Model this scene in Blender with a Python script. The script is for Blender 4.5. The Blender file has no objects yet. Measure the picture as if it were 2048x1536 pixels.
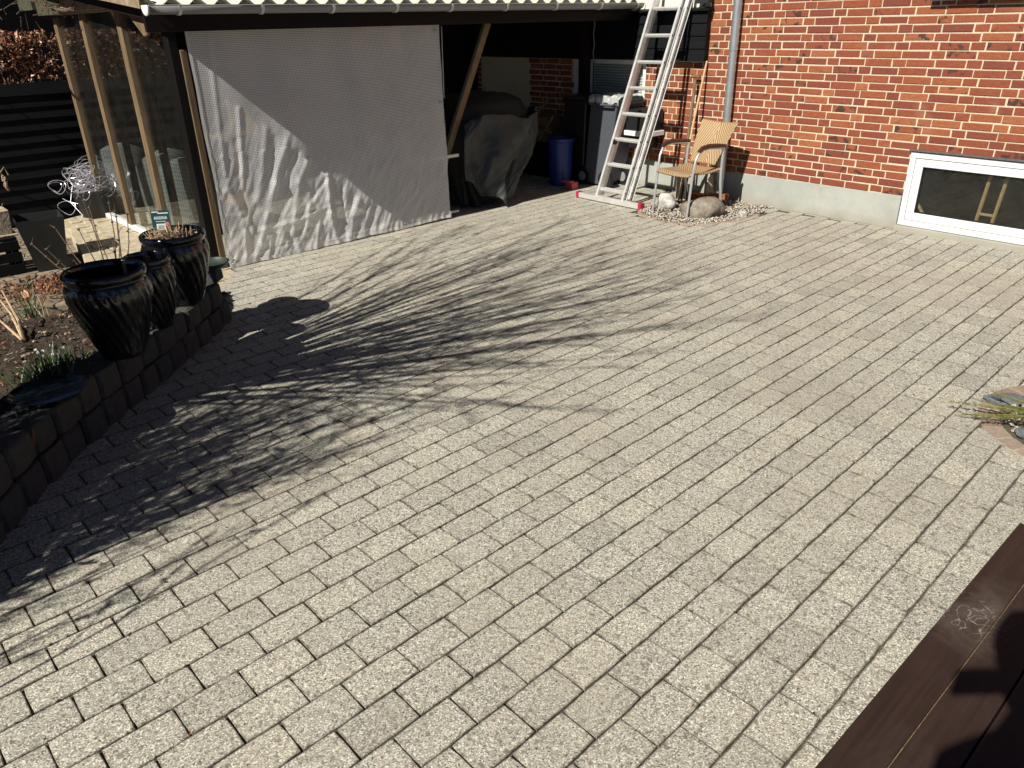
import bpy, bmesh, math, random
import numpy as np
from mathutils import Vector, Matrix
R = math.radians
scene = bpy.context.scene
col = scene.collection

# ------------------------------------------------------------------ camera
CAM = (0.0, 0.0, 1.795)
PITCH, ROLL, FPX = 0.4479, -0.0244, 1508.7
cd = bpy.data.cameras.new('camera')
cam = bpy.data.objects.new('camera', cd)
col.objects.link(cam)
cd.sensor_fit = 'HORIZONTAL'; cd.sensor_width = 36.0
cd.lens = FPX / 2048.0 * 36.0
cd.clip_start = 0.02; cd.clip_end = 3000
_f = Vector((0, math.cos(PITCH), -math.sin(PITCH)))
_r = Vector((1, 0, 0)); _u = _r.cross(_f)
_r2 = math.cos(ROLL) * _r + math.sin(ROLL) * _u
_u2 = -math.sin(ROLL) * _r + math.cos(ROLL) * _u
_m = Matrix((( _r2.x, _u2.x, -_f.x, CAM[0]), (_r2.y, _u2.y, -_f.y, CAM[1]), (_r2.z, _u2.z, -_f.z, CAM[2]), (0, 0, 0, 1)))
cam.matrix_world = _m
scene.camera = cam

# ------------------------------------------------------------------ world, sun, exposure
SUN_AZ, SUN_EL = 51.3, 40.5        # azimuth (from +x, ccw) the light TRAVELS towards, and elevation
w = bpy.data.worlds.new('World'); scene.world = w; w.use_nodes = True
nt = w.node_tree; bg = nt.nodes['Background']
sky = nt.nodes.new('ShaderNodeTexSky'); sky.sky_type = 'NISHITA'; sky.sun_disc = False
sky.sun_elevation = R(SUN_EL)
_src = R(SUN_AZ + 180)
sky.sun_rotation = math.pi / 2 - _src
sky.air_density = 0.30; sky.dust_density = 0.05; sky.ozone_density = 1.6; sky.altitude = 300
nt.links.new(sky.outputs[0], bg.inputs[0]); bg.inputs[1].default_value = 0.05
sd = bpy.data.lights.new('sun', 'SUN'); sd.energy = 5.0; sd.angle = R(0.53); sd.color = (1.0, 0.945, 0.84)
sun = bpy.data.objects.new('sun', sd); col.objects.link(sun)
SUNV = Vector((math.cos(R(SUN_AZ)) * math.cos(R(SUN_EL)), math.sin(R(SUN_AZ)) * math.cos(R(SUN_EL)), -math.sin(R(SUN_EL))))
sun.rotation_euler = SUNV.to_track_quat('-Z', 'Y').to_euler()
sun.location = (-6, -8, 9)
scene.view_settings.view_transform = 'Standard'; scene.view_settings.look = 'None'
scene.view_settings.exposure = 0.45; scene.view_settings.gamma = 1.0
scene.render.engine = 'CYCLES'
scene.cycles.use_denoising = True
scene.cycles.max_bounces = 6; scene.cycles.diffuse_bounces = 3; scene.cycles.transparent_max_bounces = 12

# ------------------------------------------------------------------ frames
def frame(o, yaw, flip=False):
    ax = Vector((math.cos(R(yaw)), math.sin(R(yaw)), 0)); ay = Vector((-ax.y, ax.x, 0))
    if flip: ay = -ay
    return (Vector(o), ax, ay, Vector((0, 0, 1)))
WORLD = frame((0, 0, 0), 0)
HO = frame((2.873, 7.630, 0), -49.9, True)     # x along the house wall, y = distance in front of it
CA = frame((-2.35, 6.123, 0), 42.5)            # x along the carport front, y = depth into the carport
DK = frame((1.74, 2.12, 0), 41.2, True)        # x along the deck edge, y = into the deck
def pt(fr, x, y, z): return fr[0] + fr[1] * x + fr[2] * y + fr[3] * z

# ------------------------------------------------------------------ mesh builder
class MB:
    def __init__(s, fr=WORLD, seed=1):
        s.v = []; s.f = []; s.t = []; s.fr = fr; s.rng = random.Random(seed); s.cur = (.5, .5, .5)
    def new(s): s.cur = (s.rng.random(), s.rng.random(), s.rng.random()); return s
    def add(s, pts, faces, world=False):
        b = len(s.v)
        for p in pts: s.v.append(Vector(p) if world else pt(s.fr, *p))
        for f in faces: s.f.append([b + i for i in f]); s.t.append(s.cur)
    def box(s, x0, x1, y0, y1, z0, z1, jit=0.0, tint=True):
        if tint: s.new()
        p = [(x, y, z) for z in (z0, z1) for y in (y0, y1) for x in (x0, x1)]
        if jit: p = [tuple(c + s.rng.uniform(-jit, jit) for c in q) for q in p]
        s.add(p, [(0, 2, 3, 1), (4, 5, 7, 6), (0, 1, 5, 4), (2, 6, 7, 3), (0, 4, 6, 2), (1, 3, 7, 5)]); return s
    def hexa(s, b4, t4):
        s.new(); s.add(list(b4) + list(t4), [(0, 3, 2, 1), (4, 5, 6, 7), (0, 1, 5, 4), (1, 2, 6, 5), (2, 3, 7, 6), (3, 0, 4, 7)]); return s
    def bar(s, p, q, w, h, up=(0, 0, 1), world=False):
        """oriented beam from p to q, w = width sideways, h = height along up"""
        s.new()
        P = Vector(p) if world else pt(s.fr, *p); Q = Vector(q) if world else pt(s.fr, *q)
        U = Vector(up) if world else (s.fr[1] * up[0] + s.fr[2] * up[1] + s.fr[3] * up[2])
        d = (Q - P).normalized(); a = d.cross(U).normalized() * (w / 2); b = a.cross(d).normalized() * (h / 2)
        pts = [P - a - b, P + a - b, P + a + b, P - a + b, Q - a - b, Q + a - b, Q + a + b, Q - a + b]
        s.add(pts, [(0, 3, 2, 1), (4, 5, 6, 7), (0, 1, 5, 4), (1, 2, 6, 5), (2, 3, 7, 6), (3, 0, 4, 7)], world=True); return s
    def tube(s, pts, r, seg=8, cap=True, world=False, tint=True):
        if tint: s.new()
        P = [Vector(p) if world else pt(s.fr, *p) for p in pts]
        n = len(P); rr = r if isinstance(r, (list, tuple)) else [r] * n
        ref = None; V = []
        for i in range(n):
            d = (P[min(i + 1, n - 1)] - P[max(i - 1, 0)])
            if d.length < 1e-9: d = Vector((0, 0, 1))
            d.normalize()
            if ref is None: ref = Vector((0, 0, 1)) if abs(d.z) < .9 else Vector((1, 0, 0))
            a = d.cross(ref).normalized(); b = a.cross(d).normalized(); ref = b
            for k in range(seg):
                t = 2 * math.pi * k / seg
                V.append(P[i] + (a * math.cos(t) + b * math.sin(t)) * rr[i])
        F = []
        for i in range(n - 1):
            for k in range(seg):
                k2 = (k + 1) % seg
                F.append((i * seg + k, (i + 1) * seg + k, (i + 1) * seg + k2, i * seg + k2))
        if cap: F.append(tuple(range(seg))); F.append(tuple((n - 1) * seg + k for k in reversed(range(seg))))
        s.add(V, F, world=True); return s
    def lathe(s, c, prof, seg=32, fn=None, close=False):
        s.new(); V = []; F = []
        for j, (r, z) in enumerate(prof):
            for k in range(seg):
                t = 2 * math.pi * k / seg
                rr, zz = (r, z) if fn is None else fn(r, z, t)
                V.append((c[0] + rr * math.cos(t), c[1] + rr * math.sin(t), c[2] + zz))
        for j in range(len(prof) - 1):
            for k in range(seg):
                k2 = (k + 1) % seg
                F.append((j * seg + k, j * seg + k2, (j + 1) * seg + k2, (j + 1) * seg + k))
        if prof[0][0] > 1e-6 and close: F.append(tuple(reversed(range(seg))))
        s.add(V, F); return s
    def grid(s, nx, ny, fn):
        s.new(); V = [fn(i / nx, j / ny) for j in range(ny + 1) for i in range(nx + 1)]
        F = [(j * (nx + 1) + i, j * (nx + 1) + i + 1, (j + 1) * (nx + 1) + i + 1, (j + 1) * (nx + 1) + i) for j in range(ny) for i in range(nx)]
        s.add(V, F); return s
    def prism(s, poly, z0, z1):
        s.new(); n = len(poly)
        a = sum(poly[i][0] * poly[(i + 1) % n][1] - poly[(i + 1) % n][0] * poly[i][1] for i in range(n))
        if a < 0: poly = poly[::-1]
        V = [(x, y, z0) for x, y in poly] + [(x, y, z1) for x, y in poly]
        F = [tuple(reversed(range(n))), tuple(range(n, 2 * n))] + [(i, (i + 1) % n, n + (i + 1) % n, n + i) for i in range(n)]
        s.add(V, F); return s
    def rock(s, c, r, sub=2, rough=.25, squash=(1, 1, .7), flat=True, world=True):
        s.new(); bm = bmesh.new(); bmesh.ops.create_icosphere(bm, subdivisions=sub, radius=1)
        o = [s.rng.uniform(-9, 9) for _ in range(3)]; rz = s.rng.uniform(0, 6.28)
        V = []
        from mathutils import noise
        for v in bm.verts:
            k = 1 + rough * noise.noise(v.co * 1.1 + Vector(o)) * 1.6 + rough * .35 * noise.noise(v.co * 3.3 + Vector(o))
            q = v.co * k; x, y = q.x * squash[0], q.y * squash[1]
            V.append(Vector((c[0] + r * (x * math.cos(rz) - y * math.sin(rz)), c[1] + r * (x * math.sin(rz) + y * math.cos(rz)), c[2] + r * q.z * squash[2])))
        F = [tuple(v.index for v in f.verts) for f in bm.faces]; bm.free()
        if not world: V = [pt(s.fr, *v) for v in V]
        s.add(V, F, world=True); return s
    def build(s, name, mat, parent=None, smooth=False, bevel=0.0, loc=None, angle=40, label=None, kind=None, cat=None, group=None, segs=1, recalc=True, alpha=None):
        base = Vector((0, 0, 0))
        if parent is not None: base = ROOT[parent.name]
        elif loc is not None: base = Vector(loc)
        me = bpy.data.meshes.new(name)
        me.from_pydata([tuple(v - base) for v in s.v], [], s.f)
        at = me.attributes.new('tint', 'FLOAT_COLOR', 'CORNER')
        arr = []
        if alpha is None:
            for f, t in zip(s.f, s.t): arr += [t[0], t[1], t[2], 1.0] * len(f)
        else:
            for f, t in zip(s.f, s.t):
                for i in f: arr += [t[0], t[1], t[2], alpha[i]]
        at.data.foreach_set('color', arr)
        me.materials.append(mat)
        if smooth:
            me.polygons.foreach_set('use_smooth', [True] * len(me.polygons))
            me.set_sharp_from_angle(angle=R(angle))
        me.validate(); me.update()
        if recalc:
            bm = bmesh.new(); bm.from_mesh(me); bmesh.ops.recalc_face_normals(bm, faces=bm.faces); bm.to_mesh(me); bm.free()
        o = bpy.data.objects.new(name, me); col.objects.link(o)
        if parent is not None: o.parent = parent
        else: o.location = base
        ROOT[o.name] = base.copy()
        if bevel:
            m = o.modifiers.new('bevel', 'BEVEL'); m.width = bevel; m.segments = segs; m.limit_method = 'ANGLE'; m.angle_limit = R(50)
        tag(o, label, cat, group, kind)
        return o
ROOT = {}
def tag(o, label=None, cat=None, group=None, kind=None):
    if label: o['label'] = label
    if cat: o['category'] = cat
    if group: o['group'] = group
    if kind: o['kind'] = kind
    return o
def thing(name, loc, label, cat, group=None):
    o = bpy.data.objects.new(name, None); col.objects.link(o); o.location = loc; o.empty_display_size = .1
    ROOT[o.name] = Vector(loc); return tag(o, label, cat, group)

# ------------------------------------------------------------------ material helpers
class NT:
    def __init__(s, name):
        s.m = bpy.data.materials.new(name); s.m.use_nodes = True; s.t = s.m.node_tree
        s.b = s.t.nodes['Principled BSDF']; s.out = s.t.nodes['Material Output']; s._co = None
    def n(s, ty, **k):
        x = s.t.nodes.new(ty)
        for a, v in k.items(): setattr(x, a, v)
        return x
    def l(s, a, b): s.t.links.new(a, b)
    def setin(s, inp, v):
        if isinstance(v, bpy.types.NodeSocket): s.l(v, inp)
        else: inp.default_value = v
    def co(s):
        if s._co is None:
            s._co = s.n('ShaderNodeTexCoord').outputs['Object']
        return s._co
    def vmul(s, v, sc):
        x = s.n('ShaderNodeVectorMath', operation='MULTIPLY'); s.setin(x.inputs[0], v); x.inputs[1].default_value = sc; return x.outputs[0]
    def noise(s, scale, detail=3, rough=.55, co=None, dist=0.0):
        x = s.n('ShaderNodeTexNoise'); s.l(co or s.co(), x.inputs['Vector']); x.inputs['Scale'].default_value = scale
        x.inputs['Detail'].default_value = detail; x.inputs['Roughness'].default_value = rough; x.inputs['Distortion'].default_value = dist
        return x.outputs['Fac']
    def vor(s, scale, out='Color', co=None, feature='F1'):
        x = s.n('ShaderNodeTexVoronoi', feature=feature); s.l(co or s.co(), x.inputs['Vector']); x.inputs['Scale'].default_value = scale; return x.outputs[out]
    def ramp(s, fac, stops, interp='LINEAR'):
        x = s.n('ShaderNodeValToRGB'); s.setin(x.inputs[0], fac); cr = x.color_ramp; cr.interpolation = interp
        while len(cr.elements) < len(stops): cr.elements.new(.5)
        for e, (p, c) in zip(cr.elements, stops):
            e.position = p; e.color = (c, c, c, 1) if isinstance(c, (int, float)) else (*c, 1)
        return x.outputs[0]
    def mix(s, fac, a, b, blend='MIX'):
        x = s.n('ShaderNodeMix', data_type='RGBA', blend_type=blend)
        s.setin(x.inputs[0], fac)
        for i, v in ((6, a), (7, b)):
            if isinstance(v, tuple): v = (*v, 1) if len(v) == 3 else v
            s.setin(x.inputs[i], v)
        return x.outputs[2]
    def math(s, op, a, b=0.0, c=None):
        x = s.n('ShaderNodeMath', operation=op); s.setin(x.inputs[0], a); s.setin(x.inputs[1], b)
        if c is not None: s.setin(x.inputs[2], c)
        return x.outputs[0]
    def tint(s):
        a = s.n('ShaderNodeAttribute', attribute_name='tint'); sp = s.n('ShaderNodeSeparateColor'); s.l(a.outputs['Color'], sp.inputs[0]); return sp.outputs
    def xyz(s, co=None):
        x = s.n('ShaderNodeSeparateXYZ'); s.l(co or s.co(), x.inputs[0]); return x.outputs
    def set(s, color=None, rough=None, metal=None, spec=None, bump=None, bstr=.4, bdist=.01, coat=None):
        i = s.b.inputs
        if color is not None: s.setin(i['Base Color'], (*color, 1) if isinstance(color, tuple) and len(color) == 3 else color)
        if rough is not None: s.setin(i['Roughness'], rough)
        if metal is not None: i['Metallic'].default_value = metal
        if spec is not None: i['Specular IOR Level'].default_value = spec
        if coat is not None: i['Coat Weight'].default_value = coat
        if bump is not None:
            x = s.n('ShaderNodeBump'); s.l(bump, x.inputs['Height']); x.inputs['Strength'].default_value = bstr; x.inputs['Distance'].default_value = bdist
            s.l(x.outputs[0], i['Normal'])
        return s.m
def hsv_tint(t, amount=.12):
    return t

def m_simple(name, c, rough=.6, metal=0.0, var=.15, scale=30, bstr=.15, bd=.003, spec=.5):
    t = NT(name); n = t.noise(scale, 4)
    lo = tuple(x * (1 - var) for x in c); hi = tuple(min(1, x * (1 + var)) for x in c)
    return t.set(t.ramp(n, [(.3, lo), (.7, hi)]), rough, metal, spec, bump=n, bstr=bstr, bdist=bd)
def m_wood(name, dark, light, axis=(40, 40, 3), rough=.75, co_rot=None, bstr=.4):
    """weathered wood, grain stretched along local z unless axis says otherwise"""
    t = NT(name); tn = t.tint()
    v = t.vmul(t.co(), axis)
    add = t.n('ShaderNodeVectorMath', operation='ADD'); t.l(v, add.inputs[0])
    cm = t.n('ShaderNodeCombineXYZ'); t.l(t.math('MULTIPLY', tn[0], 37.0), cm.inputs[0]); t.l(t.math('MULTIPLY', tn[1], 11.0), cm.inputs[1]); t.l(cm.outputs[0], add.inputs[1])
    n = t.noise(1.0, 5, .65, add.outputs[0], .6); n2 = t.noise(3.0, 3, .5, add.outputs[0])
    c = t.ramp(n, [(.25, dark), (.75, light)])
    c = t.mix(t.ramp(n2, [(.35, .55), (.5, 0.0)]), c, dark)
    c = t.mix(t.math('MULTIPLY', tn[2], .35), c, tuple(x * .55 for x in light))
    return t.set(c, rough, spec=.18, bump=n, bstr=bstr, bdist=.004)
def leafquads(mb, pts, size, rng, nrm=None, bend=.3, aspect=.6):
    for (x, y, z) in pts:
        s_ = size * rng.uniform(.6, 1.3)
        a = Vector((rng.gauss(0, 1), rng.gauss(0, 1), rng.gauss(0, 1))).normalized()
        b = a.cross(Vector((rng.gauss(0, 1), rng.gauss(0, 1), rng.gauss(0, 1)))).normalized()
        c = a.cross(b) * s_ * bend; a = a * s_; b = b * s_ * aspect
        P = Vector((x, y, z)); mb.new()
        mb.add([P - a, P - b * .5 + c * .5, P + a, P + b * .5 + c], [(0, 1, 2, 3)], world=True)
# ------------------------------------------------------------------ materials
def mk_paving():
    t = NT('exposed_aggregate_paving'); tn = t.tint()
    cells = t.vor(275); sp = t.n('ShaderNodeSeparateColor'); t.l(cells, sp.inputs[0])
    c = t.ramp(sp.outputs[0], [(.0, (.085, .080, .069)), (.14, (.225, .217, .186)), (.5, (.366, .358, .303)), (.8, (.505, .495, .424)), (.95, (.77, .765, .69))])
    big = t.vor(95); sb = t.n('ShaderNodeSeparateColor'); t.l(big, sb.inputs[0])
    c = t.mix(t.ramp(sb.outputs[1], [(.93, 0.0), (.96, .7)]), c, (.13, .115, .095))
    c = t.mix(t.ramp(sb.outputs[0], [(.90, 0.0), (.94, .35)]), c, (.52, .42, .34))
    fine = t.noise(500, 2); c = t.mix(.35, c, t.ramp(fine, [(.3, .25), (.7, .95)]), 'SOFT_LIGHT')
    val = t.ramp(tn[0], [(0, (.80, .79, .79)), (.12, (.90, .89, .88)), (.5, (.96, .95, .94)), (1, (1.06, 1.04, 1.0))])
    c = t.mix(1.0, c, val, 'MULTIPLY')
    # weathering: large soft stains, grey lichen haze, yellowish wash
    st = t.noise(.9, 5, .6); c = t.mix(t.ramp(st, [(.46, 0.0), (.70, .45)]), c, (.33, .29, .23))
    st2 = t.noise(5.5, 4, .65, dist=.4); c = t.mix(t.ramp(st2, [(.55, 0.0), (.78, .22)]), c, (.27, .25, .215))
    yl = t.noise(1.7, 3); c = t.mix(t.ramp(yl, [(.4, 0.0), (.75, .12)]), c, (.50, .46, .35))
    pit = t.vor(40, 'Distance'); pm = t.noise(7, 3); c = t.mix(t.math('MULTIPLY', t.ramp(pit, [(.10, .95), (.16, 0.0)]), t.ramp(pm, [(.38, .25), (.55, 1.0)])), c, (.06, .05, .04))
    al = t.n('ShaderNodeAttribute', attribute_name='tint').outputs['Alpha']; dn = t.noise(22, 4, .6)
    dirt = t.math('MULTIPLY', t.math('POWER', al, 2.6), t.ramp(dn, [(.36, .15), (.66, .85)])); c = t.mix(dirt, c, (.075, .062, .045))
    h = t.math('ADD', t.math('MULTIPLY', sp.outputs[1], .6), fine)
    return t.set(c, .92, spec=.2, bump=h, bstr=.55, bdist=.0018)
M = {}
M['paving'] = mk_paving()
def mk_joint():
    t = NT('joint_sand'); n = t.noise(60, 4); m = t.noise(9, 3)
    c = t.ramp(n, [(.3, (.045, .038, .03)), (.7, (.14, .12, .09))]); c = t.mix(t.ramp(m, [(.5, 0.0), (.7, .7)]), c, (.035, .042, .018))
    return t.set(c, 1.0, bump=n, bstr=.6, bdist=.004)
M['joint'] = mk_joint()
def mk_brick():
    t = NT('red_brick'); tn = t.tint(); co = t.vmul(t.co(), (1, 1, 2.4)); n = t.noise(26, 5, .65, co); n2 = t.noise(90, 3)
    c = t.ramp(tn[0], [(0, (.175, .052, .035)), (.3, (.22, .064, .037)), (.6, (.255, .075, .038)), (.85, (.295, .095, .043)), (1, (.35, .130, .058))])
    c = t.mix(t.ramp(n, [(.35, .45), (.6, 0.0)]), c, (.17, .04, .022))
    c = t.mix(t.ramp(n, [(.6, 0.0), (.8, .35)]), c, (.42, .19, .10))
    # burnt dark patches on some bricks
    bl = t.noise(13, 3, .5, dist=.5); msk = t.math('MULTIPLY', t.ramp(bl, [(.52, 0.0), (.60, .9)]), t.ramp(tn[1], [(.80, 0.0), (.86, 1.0)]))
    c = t.mix(msk, c, (.045, .03, .026))
    c = t.mix(t.ramp(n2, [(.3, .25), (.5, 0.0)]), c, (.10, .03, .02))
    ef = t.noise(2.2, 4, .6); c = t.mix(t.ramp(ef, [(.62, 0.0), (.80, .35)]), c, (.46, .30, .24))
    h = t.math('ADD', n, t.math('MULTIPLY', n2, .5))
    return t.set(c, .85, spec=.25, bump=h, bstr=.6, bdist=.004)
M['brick'] = mk_brick()
def mk_mortar():
    t = NT('lime_mortar'); n = t.noise(80, 4); m = t.noise(3, 4)
    c = t.ramp(n, [(.3, (.46, .38, .26)), (.7, (.66, .57, .42))]); c = t.mix(t.ramp(m, [(.5, 0.0), (.8, .4)]), c, (.42, .36, .28))
    return t.set(c, .95, bump=n, bstr=.5, bdist=.003)
M['mortar'] = mk_mortar()
def mk_plinth():
    t = NT('painted_plinth'); n = t.noise(2.5, 5, .6); f = t.noise(45, 4); st = t.noise(7, 5, .7, dist=.8)
    c = t.ramp(n, [(.3, (.30, .315, .29)), (.7, (.40, .41, .375))]); c = t.mix(t.ramp(st, [(.52, 0.0), (.72, .38)]), c, (.26, .26, .235))
    z = t.xyz()[2]; d = t.math('ADD', z, t.math('MULTIPLY', n, .08)); c = t.mix(t.ramp(d, [(.02, .75), (.15, 0.0)]), c, (.30, .27, .20))
    return t.set(c, .85, spec=.3, bump=t.math('ADD', f, t.math('MULTIPLY', st, .8)), bstr=.35, bdist=.006)
M['plinth'] = mk_plinth()
M['white_frame'] = m_simple('white_painted_frame', (.72, .73, .71), .4, var=.07, scale=6, bstr=.05)
M['white_wall'] = m_simple('cream_render', (.70, .67, .56), .9, var=.06, scale=20, bstr=.3)
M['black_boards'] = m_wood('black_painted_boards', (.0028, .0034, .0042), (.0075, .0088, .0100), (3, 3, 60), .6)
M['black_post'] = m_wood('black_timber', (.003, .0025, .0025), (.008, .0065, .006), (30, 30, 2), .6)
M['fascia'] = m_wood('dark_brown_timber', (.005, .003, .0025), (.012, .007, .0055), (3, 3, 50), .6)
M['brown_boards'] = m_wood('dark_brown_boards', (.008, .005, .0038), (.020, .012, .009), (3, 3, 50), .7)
M['post_wood'] = m_wood('weathered_larch', (.055, .036, .020), (.29, .205, .120), (60, 60, 2.5), .8)
M['raw_wood'] = m_wood('rough_sawn_wood', (.17, .12, .075), (.42, .33, .22), (14, 14, 14), .85)
M['brace_wood'] = m_wood('pale_brace_wood', (.16, .11, .06), (.33, .24, .14), (50, 50, 4), .8)
M['deck'] = None
SCUFF = (-0.417, -0.437, .2)
def mk_deck():
    t = NT('dark_stained_decking'); tn = t.tint(); a = t.n('ShaderNodeMapping'); t.l(t.co(), a.inputs[0]); a.inputs['Rotation'].default_value = (0, 0, R(-41.2)); 
    co = t.vmul(a.outputs[0], (2.0, 45, 45)); n = t.noise(1, 6, .6, co, .4); wr = t.noise(4, 5, .65, a.outputs[0], .5)
    c = t.ramp(n, [(.3, (.024, .013, .010)), (.7, (.046, .027, .021))]); c = t.mix(t.ramp(wr, [(.5, 0.0), (.75, .45)]), c, (.065, .048, .040))
    c = t.mix(t.math('MULTIPLY', tn[0], .35), c, (.022, .014, .012))
    # dried chalky scuffs
    sc = t.noise(9, 3, .5, a.outputs[0], 2.2); ln = t.math('ABSOLUTE', t.math('SUBTRACT', sc, .5)); area = t.noise(2.3, 2, .5, a.outputs[0])
    vd = t.n('ShaderNodeVectorMath', operation='DISTANCE'); t.l(t.co(), vd.inputs[0]); vd.inputs[1].default_value = SCUFF
    k = t.math('MULTIPLY', t.ramp(ln, [(0.0, .8), (.014, 0.0)]), t.ramp(vd.outputs['Value'], [(.05, 1.0), (.12, 0.0)])); k = t.math('ADD', k, t.math('MULTIPLY', t.ramp(wr, [(.45, 0.0), (.7, .25)]), t.ramp(vd.outputs['Value'], [(.06, 1.0), (.22, 0.0)])))
    c = t.mix(k, c, (.32, .28, .24))
    return t.set(c, t.ramp(wr, [(.3, .42), (.7, .62)]), spec=.35, bump=n, bstr=.35, bdist=.002)
M['deck'] = mk_deck()
def mk_tarp():
    t = NT('reinforced_mesh_tarpaulin'); P = .0125
    mp = t.n('ShaderNodeMapping'); t.l(t.co(), mp.inputs[0]); mp.inputs['Rotation'].default_value = (0, 0, R(-42.5)); x = t.xyz(mp.outputs[0])
    def line(v):
        f = t.math('FRACT', t.math('DIVIDE', v, P)); return t.math('LESS_THAN', f, .40)
    grid = t.math('MAXIMUM', line(x[0]), line(x[2]))
    n = t.noise(3.5, 4, .6); f = t.noise(30, 3)
    thread = t.ramp(n, [(.3, (.80, .805, .81)), (.7, (.90, .91, .92))]); film = t.ramp(n, [(.3, (.50, .50, .50)), (.7, (.62, .62, .62))])
    c = t.mix(grid, film, thread)
    t.set(c, .5, spec=.35, bump=t.math('ADD', t.math('MULTIPLY', grid, .25), f), bstr=.25, bdist=.002)
    tr = t.n('ShaderNodeBsdfTranslucent'); t.l(c, tr.inputs[0]); m1 = t.n('ShaderNodeMixShader'); m1.inputs[0].default_value = .22
    t.l(t.b.outputs[0], m1.inputs[1]); t.l(tr.outputs[0], m1.inputs[2])
    tp = t.n('ShaderNodeBsdfTransparent'); tp.inputs[0].default_value = (.9, .88, .85, 1)
    m2 = t.n('ShaderNodeMixShader'); t.l(t.ramp(grid, [(0, .50), (1, .03)]), m2.inputs[0]); t.l(m1.outputs[0], m2.inputs[1]); t.l(tp.outputs[0], m2.inputs[2])
    t.l(m2.outputs[0], t.out.inputs[0]); return t.m
M['tarp'] = mk_tarp()
M['seam'] = m_simple('white_tarp_hem', (.62, .62, .60), .5, var=.08)
def mk_glass(name, tint=(.93, .95, .93), rough=0.0, dirt=.06):
    t = NT(name); g = t.n('ShaderNodeBsdfGlossy'); g.inputs['Roughness'].default_value = .02; tp = t.n('ShaderNodeBsdfTransparent'); tp.inputs[0].default_value = (*tint, 1)
    lw = t.n('ShaderNodeLayerWeight'); lw.inputs[0].default_value = .5; fr = t.math('ADD', t.math('MULTIPLY', t.math('POWER', lw.outputs['Facing'], 5.0), .9), .03); m = t.n('ShaderNodeMixShader'); t.l(fr, m.inputs[0]); t.l(tp.outputs[0], m.inputs[1]); t.l(g.outputs[0], m.inputs[2])
    d = t.n('ShaderNodeBsdfDiffuse'); d.inputs[0].default_value = (.45, .43, .36, 1); n = t.noise(6, 4, .7)
    m2 = t.n('ShaderNodeMixShader'); t.l(t.ramp(n, [(.3, dirt * .4), (.8, dirt * 1.6)]), m2.inputs[0]); t.l(m.outputs[0], m2.inputs[1]); t.l(d.outputs[0], m2.inputs[2])
    t.l(m2.outputs[0], t.out.inputs[0]); return t.m
M['glass'] = mk_glass('dusty_glass', (.95, .96, .95), dirt=.010)
M['win_glass'] = mk_glass('window_glass', (.80, .83, .80), dirt=.02)
M['gutter'] = m_simple('grey_plastic_gutter', (.24, .24, .245), .42, var=.06, scale=12, bstr=.05)
M['bracket'] = m_simple('galvanised_bracket', (.66, .66, .66), .4, .0, var=.05)
def mk_roof():
    t = NT('corrugated_fibreglass_sheet'); n = t.noise(8, 4); c = t.ramp(n, [(.3, (.60, .60, .44)), (.7, (.74, .74, .58))]); return t.set(c, .5, bump=n, bstr=.2)
M['roof'] = mk_roof()
M['zinc'] = m_simple('zinc_pipe', (.50, .53, .55), .38, .75, var=.10, scale=14, bstr=.05)
M['alu'] = None
def mk_alu():
    t = NT('brushed_aluminium'); n = t.noise(120, 2); m = t.noise(9, 3); c = t.ramp(m, [(.3, (.62, .61, .59)), (.7, (.78, .77, .75))])
    return t.set(c, t.ramp(n, [(.3, .38), (.7, .52)]), .55, bump=n, bstr=.08, bdist=.001)
M['alu'] = mk_alu()
M['hole'] = m_simple('dark_recess', (.01, .01, .01), .9)
M['red_plastic'] = m_simple('red_plastic', (.40, .015, .06), .4, var=.1)
M['pink_plastic'] = m_simple('faded_red_plastic', (.62, .10, .10), .5, var=.1)
def mk_rattan(name, lo, hi, sx=85.0, yaw=0):
    t = NT(name); mp = t.n('ShaderNodeMapping'); t.l(t.co(), mp.inputs[0]); mp.inputs['Rotation'].default_value = (0, 0, R(yaw)); x = t.xyz(mp.outputs[0])
    # herringbone weave: chevrons about the middle of the panel
    ax = t.math('ABSOLUTE', x[0]); k = t.math('ADD', t.math('SUBTRACT', x[2], x[1]), ax)
    w_ = t.math('SINE', t.math('MULTIPLY', k, 6.283 / .030)); n = t.noise(70, 3); h = w_
    c = t.ramp(t.math('ADD', t.math('MULTIPLY', h, .5), .5), [(.05, lo), (.35, hi)]); c = t.mix(t.math('MULTIPLY', n, .35), c, tuple(v * .75 for v in hi))
    return t.set(c, .5, bump=h, bstr=.8, bdist=.004)
M['rattan'] = mk_rattan('honey_woven_cane', (.17, .095, .04), (.46, .315, .165), 60, 56.2)
def mk_wicker():
    t = NT('grey_wicker'); x = t.xyz(); a = t.math('SINE', t.math('MULTIPLY', x[2], 520)); b = t.math('SINE', t.math('MULTIPLY', t.math('ADD', x[0], x[1]), 300)); h = t.math('MULTIPLY', a, b)
    h2 = t.math('ADD', a, t.math('MULTIPLY', h, .5)); return t.set(t.ramp(h2, [(.2, (.04, .05, .05)), (.8, (.34, .38, .37))]), .55, bump=h2, bstr=.7, bdist=.004)
M['wicker'] = mk_wicker()
M['cushion'] = m_simple('tan_cushion', (.30, .20, .13), .9, var=.1)
M['silver'] = m_simple('silver_painted_tube', (.55, .56, .57), .35, .6, var=.05)
M['arm_wood'] = m_simple('dark_varnished_armrest', (.055, .018, .014), .35, var=.2)
def mk_glaze():
    t = NT('black_glaze'); n = t.noise(14, 4, .6); c = t.ramp(n, [(.4, (.0035, .0035, .005)), (.75, (.010, .009, .010))])
    return t.set(c, t.ramp(n, [(.4, .10), (.8, .22)]), spec=.5, coat=.4)
M['glaze'] = mk_glaze()
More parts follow.
